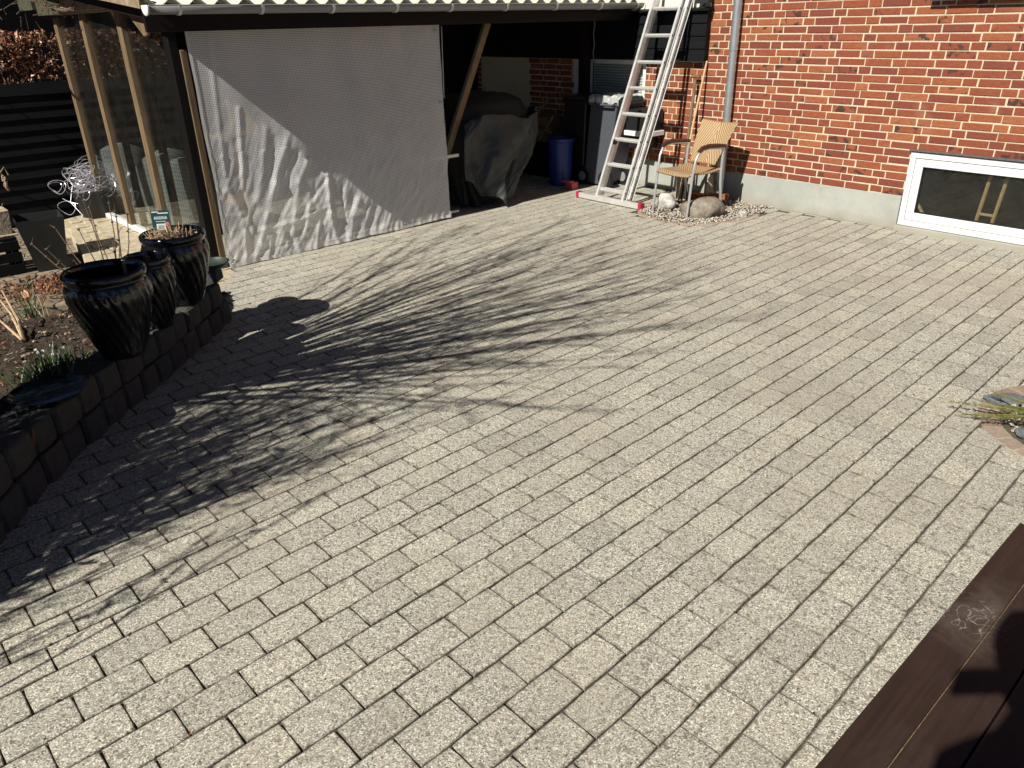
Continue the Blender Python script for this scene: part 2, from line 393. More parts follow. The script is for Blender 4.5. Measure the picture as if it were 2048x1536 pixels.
def mk_soil():
    t = NT('garden_soil'); n = t.noise(45, 6, .7); m = t.noise(8, 4); c = t.ramp(n, [(.35, (.018, .012, .008)), (.62, (.075, .052, .036)), (.8, (.19, .14, .10))])
    c = t.mix(t.ramp(m, [(.55, 0.0), (.7, .35)]), c, (.05, .055, .02)); return t.set(c, 1, bump=n, bstr=1, bdist=.02)
M['soil'] = mk_soil()
def mk_block():
    t = NT('tumbled_concrete_block'); tn = t.tint(); n = t.noise(30, 5, .7); m = t.noise(5, 3); c = t.ramp(tn[0], [(0, (.048, .050, .052)), (.5, (.060, .057, .055)), (1, (.078, .067, .060))])
    c = t.mix(t.ramp(n, [(.35, .5), (.6, 0.0)]), c, (.026, .027, .027)); c = t.mix(t.ramp(m, [(.55, 0.0), (.75, .5)]), c, (.06, .07, .045))
    return t.set(c, .95, bump=n, bstr=.9, bdist=.012)
M['block'] = mk_block()
def mk_slab():
    t = NT('weathered_terrace_slab'); n = t.noise(12, 5, .65); f = t.noise(140, 2)
    c = t.ramp(n, [(.3, (.30, .25, .17)), (.6, (.50, .43, .31)), (.8, (.60, .54, .42))]); c = t.mix(t.ramp(f, [(.3, .4), (.5, 0.0)]), c, (.22, .18, .12))
    return t.set(c, .95, bump=t.math('ADD', n, t.math('MULTIPLY', f, .4)), bstr=.6, bdist=.006)
M['slab'] = mk_slab()
def mk_path():
    t = NT('old_path_stones'); e = t.vor(7.5, 'Distance', feature='DISTANCE_TO_EDGE'); cc = t.vor(7.5); sp = t.n('ShaderNodeSeparateColor'); t.l(cc, sp.inputs[0]); n = t.noise(40, 5, .65)
    c = t.ramp(sp.outputs[0], [(0, (.20, .155, .11)), (1, (.33, .27, .20))]); c = t.mix(t.ramp(n, [(.35, .5), (.6, 0.0)]), c, (.10, .075, .05))
    ed = t.ramp(e, [(.0, 0.0), (.06, 1.0)]); c = t.mix(ed, (.04, .03, .02), c); return t.set(c, .95, bump=t.math('ADD', ed, t.math('MULTIPLY', n, .4)), bstr=.7, bdist=.02)
M['path'] = mk_path()
M['saucer'] = m_simple('weathered_green_saucer', (.022, .036, .030), .5, var=.3)
def mk_pebble(name, stops, rough=.8):
    t = NT(name); tn = t.tint(); n = t.noise(60, 4); c = t.ramp(tn[0], stops); c = t.mix(t.ramp(n, [(.3, .35), (.55, 0.0)]), c, (.12, .10, .08)); return t.set(c, rough, bump=n, bstr=.5, bdist=.003)
M['pebble'] = mk_pebble('pale_pebbles', [(0, (.20, .17, .13)), (.4, (.38, .34, .28)), (.8, (.58, .55, .48)), (1, (.32, .23, .17))])
M['leaf'] = mk_pebble('beech_leaves', [(0, (.06, .020, .011)), (.35, (.17, .060, .028)), (.7, (.38, .17, .09)), (1, (.66, .44, .32))], .38)
M['litter'] = mk_pebble('leaf_litter', [(0, (.07, .018, .010)), (.5, (.20, .065, .030)), (1, (.36, .17, .08))], .7)
M['soilbits'] = mk_pebble('mulch', [(0, (.015, .010, .007)), (.5, (.05, .034, .024)), (.8, (.15, .11, .08)), (1, (.45, .37, .27))], .9)
def mk_rock(name, a, b, dk):
    t = NT(name); n = t.noise(14, 6, .7, dist=.5); m = t.noise(70, 3); c = t.ramp(n, [(.3, dk), (.5, a), (.75, b)]); c = t.mix(t.ramp(m, [(.3, .4), (.5, 0.0)]), c, dk); return t.set(c, .85, bump=n, bstr=.7, bdist=.015)
M['rock_white'] = mk_rock('white_quartz_rock', (.45, .44, .42), (.72, .71, .68), (.14, .13, .12))
M['rock_grey'] = mk_rock('grey_brown_rock', (.22, .19, .15), (.33, .29, .23), (.10, .085, .07))
M['rock_tan'] = mk_rock('tan_rock', (.42, .36, .25), (.66, .60, .48), (.15, .12, .08))
M['rust'] = mk_rock('rust_coloured_brick', (.26, .085, .03), (.36, .14, .05), (.10, .03, .015))
M['slate'] = mk_rock('blue_slate_chip', (.13, .15, .17), (.20, .23, .25), (.06, .07, .08))
M['twig'] = m_simple('bare_twig', (.11, .075, .05), .85, var=.4, scale=60)
M['straw'] = m_simple('dry_straw', (.50, .36, .22), .8, var=.3, scale=50)
def mk_green(name, a, b):
    t = NT(name); tn = t.tint(); n = t.noise(25, 3); c = t.mix(tn[0], a, b); c = t.mix(t.math('MULTIPLY', n, .3), c, tuple(x * .6 for x in a)); t.set(c, .5); return t.m
M['green'] = mk_green('green_blades', (.035, .065, .022), (.10, .15, .05))
M['petal_white'] = m_simple('snowdrop_petals', (.70, .74, .66), .6, var=.08)
M['crocus'] = mk_green('crocus_petal', (.75, .30, .16), (.85, .62, .45))
M['juniper'] = mk_green('juniper_needles', (.10, .12, .035), (.24, .22, .07))
M['planter_black'] = m_simple('black_woven_plastic', (.016, .019, .020), .5, var=.4, scale=90, bstr=.4)
M['plastic_black'] = m_simple('black_plastic', (.012, .013, .015), .45, var=.2)
M['cover_black'] = m_simple('black_barbecue_cover', (.005, .006, .007), .72, var=.3, scale=12, bstr=.3)
M['cover_grey'] = m_simple('grey_tarpaulin', (.040, .045, .044), .66, var=.2, scale=14, bstr=.3)
M['bin_grey'] = m_simple('grey_bin_plastic', (.075, .082, .10), .5, var=.08)
M['bin_green'] = m_simple('green_bin_lid', (.025, .06, .045), .5, var=.1)
M['bin_blue'] = m_simple('blue_bucket_plastic', (.012, .035, .20), .4, var=.1)
def mk_film():
    t = NT('clear_plastic_film'); t.set((.75, .78, .76), .15, spec=.6); tp = t.n('ShaderNodeBsdfTransparent'); m = t.n('ShaderNodeMixShader'); m.inputs[0].default_value = .45
    t.l(tp.outputs[0], m.inputs[2]); t.l(t.b.outputs[0], m.inputs[1]); t.l(m.outputs[0], t.out.inputs[0]); return t.m
M['film'] = mk_film()
M['cardboard'] = m_simple('cardboard', (.20, .12, .05), .9)
M['cream_door'] = m_simple('cream_door_paint', (.60, .52, .34), .6, var=.05, scale=10)
M['blind'] = None
def mk_blind():
    t = NT('slatted_blind'); z = t.xyz()[2]; s_ = t.math('SINE', t.math('MULTIPLY', z, 210)); return t.set(t.ramp(s_, [(0, (.35, .38, .36)), (1, (.66, .68, .64))]), .6, bump=s_, bstr=.6, bdist=.006)
M['blind'] = mk_blind()
M['interior'] = m_simple('dim_interior', (.05, .055, .05), .9)
M['stick'] = m_simple('pale_batten', (.50, .33, .18), .7, var=.15)
M['wire'] = m_simple('silver_wire_lights', (.62, .60, .66), .25, .5, var=.1)
M['stone_trough'] = m_simple('rough_cast_stone', (.42, .35, .26), .95, var=.25, scale=35, bstr=.8, bd=.01)
M['grey_pvc'] = m_simple('grey_metal', (.30, .31, .30), .5, .2)
M['slate_sill'] = m_simple('slate_sill', (.045, .055, .065), .5, var=.2)
M['lead'] = m_simple('lead_flashing', (.10, .085, .09), .6, var=.2)
M['fabric_dark'] = m_simple('dark_clothing', (.03, .03, .04), .9)
M['skin'] = m_simple('skin', (.45, .28, .2), .6)
M['water'] = None
def mk_water():
    t = NT('still_water'); t.set((.008, .014, .022), .03, spec=.8); return t.m
M['water'] = mk_water()
M['hair'] = m_simple('hair', (.03, .02, .015), .7)
M['edging'] = None
def mk_edge():
    t = NT('worn_brick_edging'); tn = t.tint(); n = t.noise(50, 4); c = t.ramp(tn[0], [(0, (.26, .19, .145)), (1, (.38, .30, .24))]); c = t.mix(t.ramp(n, [(.35, .4), (.6, 0.0)]), c, (.15, .11, .08)); return t.set(c, .95, bump=n, bstr=.6, bdist=.004)
M['edging'] = mk_edge()
M['tagplastic'] = m_simple('dark_green_tag', (.012, .05, .05), .35, var=.1)
M['tagwhite'] = m_simple('white_print', (.55, .60, .58), .5, var=.05)
M['tagpink'] = m_simple('pink_print', (.65, .16, .17), .5, var=.05)
M['olive'] = m_simple('olive_roof_felt', (.055, .055, .030), .8, var=.3)

M['moss'] = m_simple('dark_moss_and_grit', (.040, .036, .022), 1.0, var=.5, scale=80, bstr=.5)
from mathutils import noise as mno
rg = random.Random(7)
def inpoly(x, y, poly):
    c = False; n = len(poly)
    for i in range(n):
        x1, y1 = poly[i]; x2, y2 = poly[(i + 1) % n]
        if (y1 > y) != (y2 > y) and x < (x2 - x1) * (y - y1) / (y2 - y1) + x1: c = not c
    return c
def loc2(fr, p): d = p - fr[0]; return d.dot(fr[1]), d.dot(fr[2])

# ------------------------------------------------------------------ ground sheet
g = MB(); g.grid(2, 2, lambda a, b: (-400 + 800 * a, -400 + 800 * b, -0.45)); g.build('ground', M['soil'], kind='structure')

# ------------------------------------------------------------------ wall / bed outlines (world x, y)
WALL = [(-2.03, -1.5), (-2.02, 1.2), (-2.01, 2.4), (-2.05, 2.86), (-2.035, 3.27), (-1.985, 3.74), (-1.93, 4.33), (-1.91, 4.92)]
def wallx(y):
    for (x0, y0), (x1, y1) in zip(WALL, WALL[1:]):
        if y0 <= y <= y1: return x0 + (x1 - x0) * (y - y0) / (y1 - y0)
    return WALL[0][0] if y < WALL[0][1] else WALL[-1][0]
BED_A = [(-1.30, 0.0), (-1.27, .55), (-1.17, .95), (-.99, 1.16), (-.72, 1.25), (-.45, 1.22), (-.26, 1.02), (-.16, .72), (-.15, .35), (-.20, .0)]   # house frame (u, d)
BED_A_W = [tuple(pt(HO, u, d, 0))[:2] for u, d in BED_A]
BED_B_C = (2.775, 3.02); BED_B_R = .55
# ------------------------------------------------------------------ paving stones
UA = Vector((math.cos(.7484), math.sin(.7484), 0)); VB = Vector((math.sin(.7484), -math.cos(.7484), 0)); PO = Vector((-1.0553, 1.93, 0)); PL, PW = .2015, .1344
pv = MB(seed=3); ALPHA = []
def stone_ok(c):
    x, y = c.x, c.y
    if y < .2 or x < -6 or x > 7.5 or y > 13: return False
    t, b = loc2(CA, c); u, d = loc2(HO, c)
    if d < .01: return False
    if y < 4.95 and x < wallx(y) - .09: return False
    if t < -.08 and x < -2.16 and y >= 4.9: return False
    if b > 3.5: return False
    if inpoly(x, y, BED_A_W): return False
    if math.hypot(x - BED_B_C[0], y - BED_B_C[1]) < BED_B_R - .03: return False
    du, dd = loc2(DK, c)
    if dd > .25 and du < 0: return False
    return True
for i in range(-75, 62):
    for k in range(-30, 60):
        off = 0 if i % 2 else .5
        jr = pv.rng.uniform(-.012, .012)
        u0, u1 = k + off, k + 1 + off; v0, v1 = i - 1, i
        c = PO + UA * ((u0 + u1) / 2 * PL) + VB * ((v0 + v1) / 2 * PW)
        if not stone_ok(c): continue
        pv.new(); rr = pv.rng
        hl = PL / 2 - .0016 - rr.uniform(0, .0010); hw = PW / 2 - .0019 - rr.uniform(0, .0012)
        c = c + UA * rr.uniform(-.0012, .0012) + VB * rr.uniform(-.0012, .0012)
        a = rr.gauss(0, .004); ca, sa = math.cos(a), math.sin(a)
        A = UA * ca + VB * sa; B = VB * ca - UA * sa
        z = rr.gauss(0, .0005) + .0035 * mno.noise(Vector((c.x * .8, c.y * .8, 0))); tx = rr.gauss(0, .0018); ty = rr.gauss(0, .0025)
        OUT = [(-1, -1), (-.5, -1), (0, -1), (.5, -1), (1, -1), (1, -.35), (1, .35), (1, 1), (.5, 1), (0, 1), (-.5, 1), (-1, 1), (-1, .35), (-1, -.35)]
        jj = [(0 if abs(ox) == 1 and abs(oy) == 1 else rr.uniform(-.0011, .0005)) for ox, oy in OUT]
        cr_ = [rr.uniform(.0015, .0045) if abs(ox) == 1 and abs(oy) == 1 else 0 for ox, oy in OUT]
        def ring(ins, zz, kj=1.0):
            out = []
            for (sx, sy), j_, cc_ in zip(OUT, jj, cr_):
                px = sx * (hl - ins - cc_ * .6) + (math.copysign(j_ * kj, sx) if abs(sx) == 1 and abs(sy) != 1 else 0); py = sy * (hw - ins - cc_ * .6) + (math.copysign(j_ * kj, sy) if abs(sy) == 1 and abs(sx) != 1 else 0)
                q = c + A * px + B * py; out.append(Vector((q.x, q.y, z + zz + px * tx + py * ty)))
            return out
        N_ = len(OUT)
        P = ring(0, -.035) + ring(0, -.0016) + ring(.0022, 0) + ring(.0075, .0003, .2)
        F = [tuple(3 * N_ + q for q in range(N_))]
        for lv in (0, 1, 2):
            for q in range(N_): F.append((lv * N_ + q, lv * N_ + (q + 1) % N_, (lv + 1) * N_ + (q + 1) % N_, (lv + 1) * N_ + q))
        pv.add(P, [tuple(reversed(f)) for f in F], world=True)
        ALPHA += [1.0] * (3 * N_) + [0.0] * N_
pv.build('paving', M['paving'], kind='structure', recalc=False, alpha=ALPHA)
# crumbs of moss and soil sitting in the joints
ms = MB(seed=33); rr = ms.rng; n_ = 0
while n_ < 2600:
    x = rr.uniform(-1.9, 4.6); y = rr.uniform(1.2, 8.2); c = Vector((x, y, 0)); d_ = c - PO; u_ = d_.dot(UA) / PL; v_ = d_.dot(VB) / PW
    if mno.noise(Vector((x * 1.3, y * 1.3, 4))) + .25 * rr.random() < .12: continue
    if rr.random() < .85: v_ = round(v_) + rr.gauss(0, .012)
    else: u_ = round(u_ * 2) / 2 + rr.gauss(0, .01)
    c = PO + UA * (u_ * PL) + VB * (v_ * PW)
    if not stone_ok(c): continue
    s_ = rr.uniform(.0018, .0052) * (1.25 if rr.random() < .15 else 1); ms.rock((c.x, c.y, -.001), s_, 1, .4, squash=(1.3, .8, .6)); n_ += 1
ms.build('joint_moss', M['moss'], kind='stuff')
js = MB()
js.prism([(-6.2, -2), (9, -2), (9, 14), (-3.0, 14), (-2.3, 6.2), (-2.14, 4.9), (-2.14, -2)], -.30, -.0105)
js.build('joint_sand', M['joint'], kind='structure')

# ------------------------------------------------------------------ brick house
house = thing('brick_house', pt(HO, 0, 0, 0), 'red brick house wall with cream joints, grey painted plinth and low basement window', 'house')
ZP = .2993; CH = .0667
OPEN = [(-4.95, -3.95, -1, 1.365), (-3.165, -1.99, .90, 1.365), (1.07, 2.75, .05, .700)]
bk = MB(HO, 5)
for j in range(-3, 40):
    z0 = ZP + j * CH + .0055; z1 = ZP + (j + 1) * CH - .0055
    course = 21 - j                        # course number counted from the top bed used for the survey
    hoff = .460 if course % 2 == 0 else .152
    u = hoff - .6 * 13
    if j < 0: continue
    while u < 4.4:
        for w_ in (.12, .24, .24):
            a, b = u + .006, u + w_ - .006; u += w_
            if b < -6.3: continue
            parts_ = [(a, b)]
            for (oa, ob, oz0, oz1) in OPEN:
                if z1 > oz0 + .01 and z0 < oz1 - .01:
                    np_ = []
                    for (p, q) in parts_:
                        if q <= oa or p >= ob: np_.append((p, q)); continue
                        if p < oa: np_.append((p, oa - .002))
                        if q > ob: np_.append((ob + .002, q))
                    parts_ = np_
            for (p, q) in parts_:
                if q - p < .02: continue
                bk.new(); r_ = bk.rng; je = lambda k: r_.uniform(-k, k)
                pz0 = z0 + je(.0025); pz1 = z1 + je(.0025); d = .0055 + je(.0018); p += je(.003); q += je(.003)
                P = [(p, -.05, pz0), (q, -.05, pz0), (q, -.05, pz1), (p, -.05, pz1)]
                m1 = (p + q) / 2
                P += [(p + je(.002), d - .003, pz0 + je(.0015)), (q + je(.002), d - .003, pz0 + je(.0015)), (q + je(.002), d - .003, pz1 + je(.0015)), (p + je(.002), d - .003, pz1 + je(.0015))]
                e = .004
                P += [(p + e, d, pz0 + e), (m1 + je(.01), d + .0008, pz0 + e + je(.001)), (q - e, d, pz0 + e), (q - e, d, pz1 - e), (m1 + je(.01), d + .0008, pz1 - e + je(.001)), (p + e, d, pz1 - e)]
                F = [(0, 1, 5, 4), (1, 2, 6, 5), (2, 3, 7, 6), (3, 0, 4, 7), (4, 5, 10, 9, 8), (5, 6, 11, 10), (6, 7, 13, 12, 11), (7, 4, 8, 13), (8, 9, 12, 13), (9, 10, 11, 12)]
                bk.add(P, F)
bk.build('brick_facing', M['brick'], house)
def holed(mb, u0, u1, z0, z1, d0, d1, holes):
    us = sorted({u0, u1} | {h for o in holes for h in o[:2] if u0 < h < u1}); zs = sorted({z0, z1} | {h for o in holes for h in o[2:] if z0 < h < z1})
    for a, b in zip(us, us[1:]):
        for c, d in zip(zs, zs[1:]):
            mu, mz = (a + b) / 2, (c + d) / 2
            if any(o[0] < mu < o[1] and o[2] < mz < o[3] for o in holes): continue
            mb.box(a, b, d0, d1, c, d)
mo = MB(HO); holed(mo, -6.3, 4.4, ZP, 2.97, -.30, .0005, OPEN); mo.build('mortar_joints', M['mortar'], house)
pl = MB(HO, 2)
holed(pl, -6.3, 4.4, -.45, ZP - .001, -.30, .007, [(-4.95, -3.95, 0, .4), (1.055, 2.765, .0, .4)])
pl.box(1.055, 2.765, -.30, .055, -.45, .048)
pl.build('plinth', M['plinth'], house, bevel=.004)
# door and shaded window under the carport
dr = MB(HO); dr.box(-4.95, -3.95, -.10, -.05, 0, 1.365); door = dr.build('door', M['cream_door'], house, bevel=.003)
h_ = MB(HO); h_.tube([(-4.10, -.05, .75), (-4.10, .0, .75), (-4.18, .0, .75)], .009); h_.build('handle', M['zinc'], door)
wf = MB(HO)
for a in ((-3.165, -3.085, .90, 1.365), (-2.96, -2.90, .945, 1.32), (-2.06, -1.99, .90, 1.365), (-3.085, -2.06, 1.32, 1.365), (-3.085, -2.06, .90, .945)): wf.box(a[0], a[1], -.10, -.03, a[2], a[3])
w2 = wf.build('window', M['white_frame'], house, bevel=.003)
b_ = MB(HO); b_.box(-3.085, -2.96, -.08, -.075, .945, 1.32); b_.box(-2.90, -2.06, -.080, -.075, .945, 1.32); b_.build('pane', M['glass'], w2)
b_ = MB(HO); b_.box(-2.90, -2.06, -.12, -.11, .945, 1.32); b_.build('blind', M['blind'], w2)
b_ = MB(HO); b_.box(-3.165, -1.99, -.31, -.30, .90, 1.365); b_.build('dark_room', M['interior'], w2)
# basement window with sticks standing behind the pane
U0, U1, Z0, Z1 = 1.07, 2.75, .052, .690
bw = MB(HO)
def rectframe(mb, u0, u1, z0, z1, wd, d0, d1):
    mb.box(u0, u0 + wd, d0, d1, z0, z1); mb.box(u1 - wd, u1, d0, d1, z0, z1); mb.box(u0 + wd, u1 - wd, d0, d1, z1 - wd, z1); mb.box(u0 + wd, u1 - wd, d0, d1, z0, z0 + wd)
rectframe(bw, U0, U1, Z0, Z1, .048, -.06, .022)
win = bw.build('basement_window', M['white_frame'], house, bevel=.003)
s_ = MB(HO); rectframe(s_, U0 + .051, U1 - .051, Z0 + .052, Z1 - .051, .068, -.05, .012); s_.build('sash', M['white_frame'], win, bevel=.003)
s_ = MB(HO); s_.box(U0 + .10, U1 - .10, -.022, -.018, Z0 + .10, Z1 - .10); s_.build('pane', M['win_glass'], win)
s_ = MB(HO); rectframe(s_, U0 + .117, U1 - .117, Z0 + .118, Z1 - .117, .006, -.045, .004); s_.build('seal', M['hole'], win)
s_ = MB(HO)
s_.box(U0, U1, -.80, -.79, -.6, .9); s_.box(U0 - .3, U0 - .29, -.8, -.07, -.6, .9); s_.box(U0 - .3, U1 + .3, -.8, -.07, .72, .73); s_.box(U0 - .3, U1 + .3, -.8, -.07, -.02, -.01); s_.build('dark_room', M['interior'], win)
s_ = MB(HO); s_.box(U0 - .012, U1 + .012, -.02, .040, .697, .712); s_.build('lead_flashing', M['lead'], win, bevel=.002)
s_ = MB(HO)
s_.bar((1.665, -.10, .10), (1.715, -.08, .64), .022, .022); s_.bar((1.79, -.10, .10), (1.842, -.08, .64), .022, .022); s_.bar((1.672, -.095, .225), (1.80, -.095, .225), .02, .02)
sc_ = MB(HO); sc_.bar((1.18, -.07, .235), (1.245, -.07, .150), .02, .02); sc_.build('wooden_stick', M['stick'], loc=pt(HO, 1.2, -.07, .15), label='short pale stick in the lower left corner of the basement window', cat='stick')
st = s_.build('wooden_batten_frame', M['stick'], loc=pt(HO, 1.72, -.1, .1), bevel=.002, label='small pale wooden stick frame standing behind the basement window glass', cat='stick frame')
# black cladding, cream wall above, brown boards under the carport
c_ = MB(HO, 8)
for k in range(4):
    z = 1.377 + k * .121
    c_.hexa([(-2.72, .02, z), (-1.155, .02, z), (-1.155, .092, z), (-2.72, .092, z)], [(-2.72, .02, z + .122), (-1.155, .02, z + .122), (-1.155, .078, z + .122), (-2.72, .078, z + .122)])
clad = c_.build('black_cladding', M['black_boards'], house, bevel=.002)
c_ = MB(HO); c_.hexa([(-2.74, .02, 1.862), (-1.125, .02, 1.862), (-1.125, .125, 1.850), (-2.74, .125, 1.850)], [(-2.74, .02, 1.882), (-1.125, .02, 1.882), (-1.125, .125, 1.868), (-2.74, .125, 1.868)]); c_.build('cap_board', M['black_boards'], clad, bevel=.002)
c_ = MB(HO); c_.box(-2.74, -1.165, .012, .030, 1.884, 2.97); c_.build('cream_wall_panel', M['white_wall'], house)
c_ = MB(HO, 4)
for k in range(5):
    z = 1.37 + k * .14; c_.hexa([(-6.2, .02, z), (-2.76, .02, z), (-2.76, .062, z), (-6.2, .062, z)], [(-6.2, .02, z + .139), (-2.76, .02, z + .139), (-2.76, .048, z + .139), (-6.2, .048, z + .139)])
c_.build('brown_cladding', M['brown_boards'], house, bevel=.002)
# upstairs sill
c_ = MB(HO); c_.hexa([(1.0, .0, 1.900), (2.6, .0, 1.900), (2.6, .075, 1.868), (1.0, .075, 1.868)], [(1.0, .0, 1.925), (2.6, .0, 1.925), (2.6, .075, 1.890), (1.0, .075, 1.890)]); sl = c_.build('upper_window_sill', M['slate_sill'], house, bevel=.002)
# downpipe
c_ = MB(HO); c_.tube([(-.815, .075, .06), (-.815, .075, 1.478)], .0395, 24); c_.tube([(-.815, .075, 1.486), (-.815, .075, 3.0)], .0425, 24); c_.tube([(-.815, .075, 1.476), (-.815, .075, 1.488)], .038, 24)
dp = c_.build('downpipe', M['zinc'], house, smooth=True)
for z in (.55, 2.2):
    c_ = MB(HO); c_.tube([(-.815 + .045 * math.cos(a), .075 + .045 * math.sin(a), z) for a in [i * math.pi / 8 for i in range(17)]], .006, 6); c_.tube([(-.815, .03, z), (-.815, -.01, z)], .006, 6); c_.build('pipe_clip', M['zinc'], dp)
# cable hanging at the carport corner
c_ = MB(HO); c_.tube([(-2.70 + .008 * math.sin(i * 1.3), .11, 1.80 - .43 * i / 10) for i in range(11)], .006, 6); c_.tube([(-2.70, .11, 1.37), (-2.66, .115, 1.35)], .006, 6)
c_.build('hanging_cable', M['grey_pvc'], loc=pt(HO, -2.7, .11, 1.37), label='thin pale cable hanging down beside the black cladding under the carport edge', cat='cable')
# solar wall lamp
sl_ = thing('solar_lamp', pt(HO, -1.21, .08, 1.88), 'small black solar garden lamp on the cream wall above the black cladding', 'lamp')
c_ = MB(HO); c_.hexa([(-1.29, .05, 1.925), (-1.13, .05, 1.925), (-1.13, .13, 1.915), (-1.29, .13, 1.915)], [(-1.29, .05, 1.99), (-1.13, .05, 1.99), (-1.13, .12, 1.955), (-1.29, .12, 1.955)]); c_.build('solar_panel', M['plastic_black'], sl_, bevel=.003)
c_ = MB(HO); c_.tube([(-1.21, .08, 1.92), (-1.21, .08, 1.885)], .008); c_.box(-1.245, -1.175, .04, .12, 1.871, 1.886); c_.build('bracket', M['plastic_black'], sl_)

# ------------------------------------------------------------------ carport
cp = thing('carport', pt(CA, 0, 0, 0), 'low dark timber carport with pale corrugated roof and grey gutter against the brick house', 'carport')
TL, TR = -.35, 4.90
RZ = lambda b: 1.962 + .10 * (b + .34)
rf = MB(CA, 1); NX = 30 * 12
def roofpt(a, b):
    t = TL + (TR - TL) * a; bb = -.345 + 4.4 * b
    return (t, bb, RZ(bb) + .024 * math.cos(2 * math.pi * (t - .009) / .177))
rf.grid(NX, 8, roofpt)
ro = rf.build('roof', M['roof'], cp, smooth=True); so = ro.modifiers.new('t', 'SOLIDIFY'); so.thickness = .004
gt = MB(CA); GZ = 1.943; GB = -.352
prof = [(-.052, 0.0)] + [(-.05 * math.cos(a), -.052 * math.sin(a)) for a in [math.pi * i / 12 for i in range(1, 12)]] + [(.05, 0.0)]
inner = [(x * .93, z * .93) for x, z in prof]
def gpt(a, b):
    return (TL + (TR - TL) * a, GB + prof[round(b * 12)][0], GZ + prof[round(b * 12)][1])
gt.grid(8, 12, gpt); gt.tube([(TL, GB - .052, GZ), (TR, GB - .052, GZ)], .005, 8); gt.tube([(TL, GB + .05, GZ), (TR, GB + .05, GZ)], .004, 6)
gt.new(); gt.add([(TL + .001, GB + x, GZ + z) for x, z in prof], [tuple(range(13))]); ge = MB(CA); ge.add([(TL - .012, GB + x * 1.12, GZ + .004 + z * 1.08) for x, z in prof], [tuple(range(13))]); ge.tube([(TL - .006, GB + x * 1.10, GZ + z * 1.08) for x, z in prof], .007, 6)
gut = gt.build('gutter', M['gutter'], cp, smooth=True); so = gut.modifiers.new('t', 'SOLIDIFY'); so.thickness = .003
ge.build('gutter_end', M['white_frame'], gut)  # sunlit look of the end cap is put into its white colour
for t_ in (-.142, .46, 1.05, 1.65, 2.23, 2.885, 3.545, 4.206, 4.80):
    k_ = MB(CA)
    P = [(GB + x * 1.10, GZ + .002 + z * 1.10) for x, z in prof]
    for wd in (-.011, .011):
        pass
    k_.new(); n_ = len(P)
    V = [(t_ - .011, y, z) for y, z in P] + [(t_ + .011, y, z) for y, z in P] + [(t_ - .011, y2, z2) for y2, z2 in [(GB + x * 1.17, GZ + z * 1.17) for x, z in prof]] + [(t_ + .011, y2, z2) for y2, z2 in [(GB + x * 1.17, GZ + z * 1.17) for x, z in prof]]
    F = [];
    for i in range(n_ - 1):
        F += [(2 * n_ + i, 2 * n_ + i + 1, 3 * n_ + i + 1, 3 * n_ + i), (i, 2 * n_ + i, 2 * n_ + i + 1, i + 1)[::-1], (n_ + i, n_ + i + 1, 3 * n_ + i + 1, 3 * n_ + i)[::-1]]
    k_.add(V, F); k_.build('gutter_bracket', M['bracket'], gut, smooth=True)
k_ = MB(CA, 3); k_.box(TL, TR - .05, -.275, -.245, 1.782, 1.925); k_.build('fascia_board', M['fascia'], cp, bevel=.003)
k_ = MB(CA, 3); k_.box(-.13, TR - .06, -.045, .055, 1.79, 1.93); k_.build('front_beam', M['fascia'], cp, bevel=.004)
for i in range(9):
    t_ = -.25 + i * .62
    k_ = MB(CA, 20 + i); k_.bar((t_, -.24, RZ(-.24) - .075), (t_, 3.9, RZ(3.9) - .075), .045, .09); k_.build('rafter', M['brown_boards'], cp)
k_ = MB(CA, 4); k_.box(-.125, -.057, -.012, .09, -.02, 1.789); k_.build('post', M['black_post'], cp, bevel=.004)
k_ = MB(CA, 5); k_.box(-.055, -.004, -.022, .08, -.02, 1.66); k_.build('post', M['post_wood'], cp, bevel=.004, label='brown bare timber strip post beside the black post')  # strip ends where the roof shadow starts; that shade edge is built into its height
k_ = MB(CA, 6); k_.box(2.375, 2.465, .10, .19, -.02, 1.82); k_.build('post', M['black_post'], cp, bevel=.004)
k_ = MB(CA, 7); k_.bar((3.02, .05, 1.79), (2.44, .13, .52), .07, .045, up=(0, 1, 0)); k_.build('diagonal_brace', M['brace_wood'], cp, bevel=.003, label='pale diagonal timber brace')
k_ = MB(HO, 7); k_.box(-2.89, -2.78, .07, .17, -.02, 1.80); k_.build('post', M['brown_boards'], cp, bevel=.004)
k_ = MB(CA, 9); 
for k in range(16): 
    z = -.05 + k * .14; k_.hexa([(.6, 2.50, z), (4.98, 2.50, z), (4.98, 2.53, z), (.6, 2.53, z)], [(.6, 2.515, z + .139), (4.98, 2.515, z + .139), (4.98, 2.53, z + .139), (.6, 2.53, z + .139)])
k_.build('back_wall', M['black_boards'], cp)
k_ = MB(CA, 9); k_.bar((-.335, -.24, 1.99), (-.335, 3.9, 2.40), .03, .13); k_.build('bargeboard', M['raw_wood'], cp, bevel=.003)
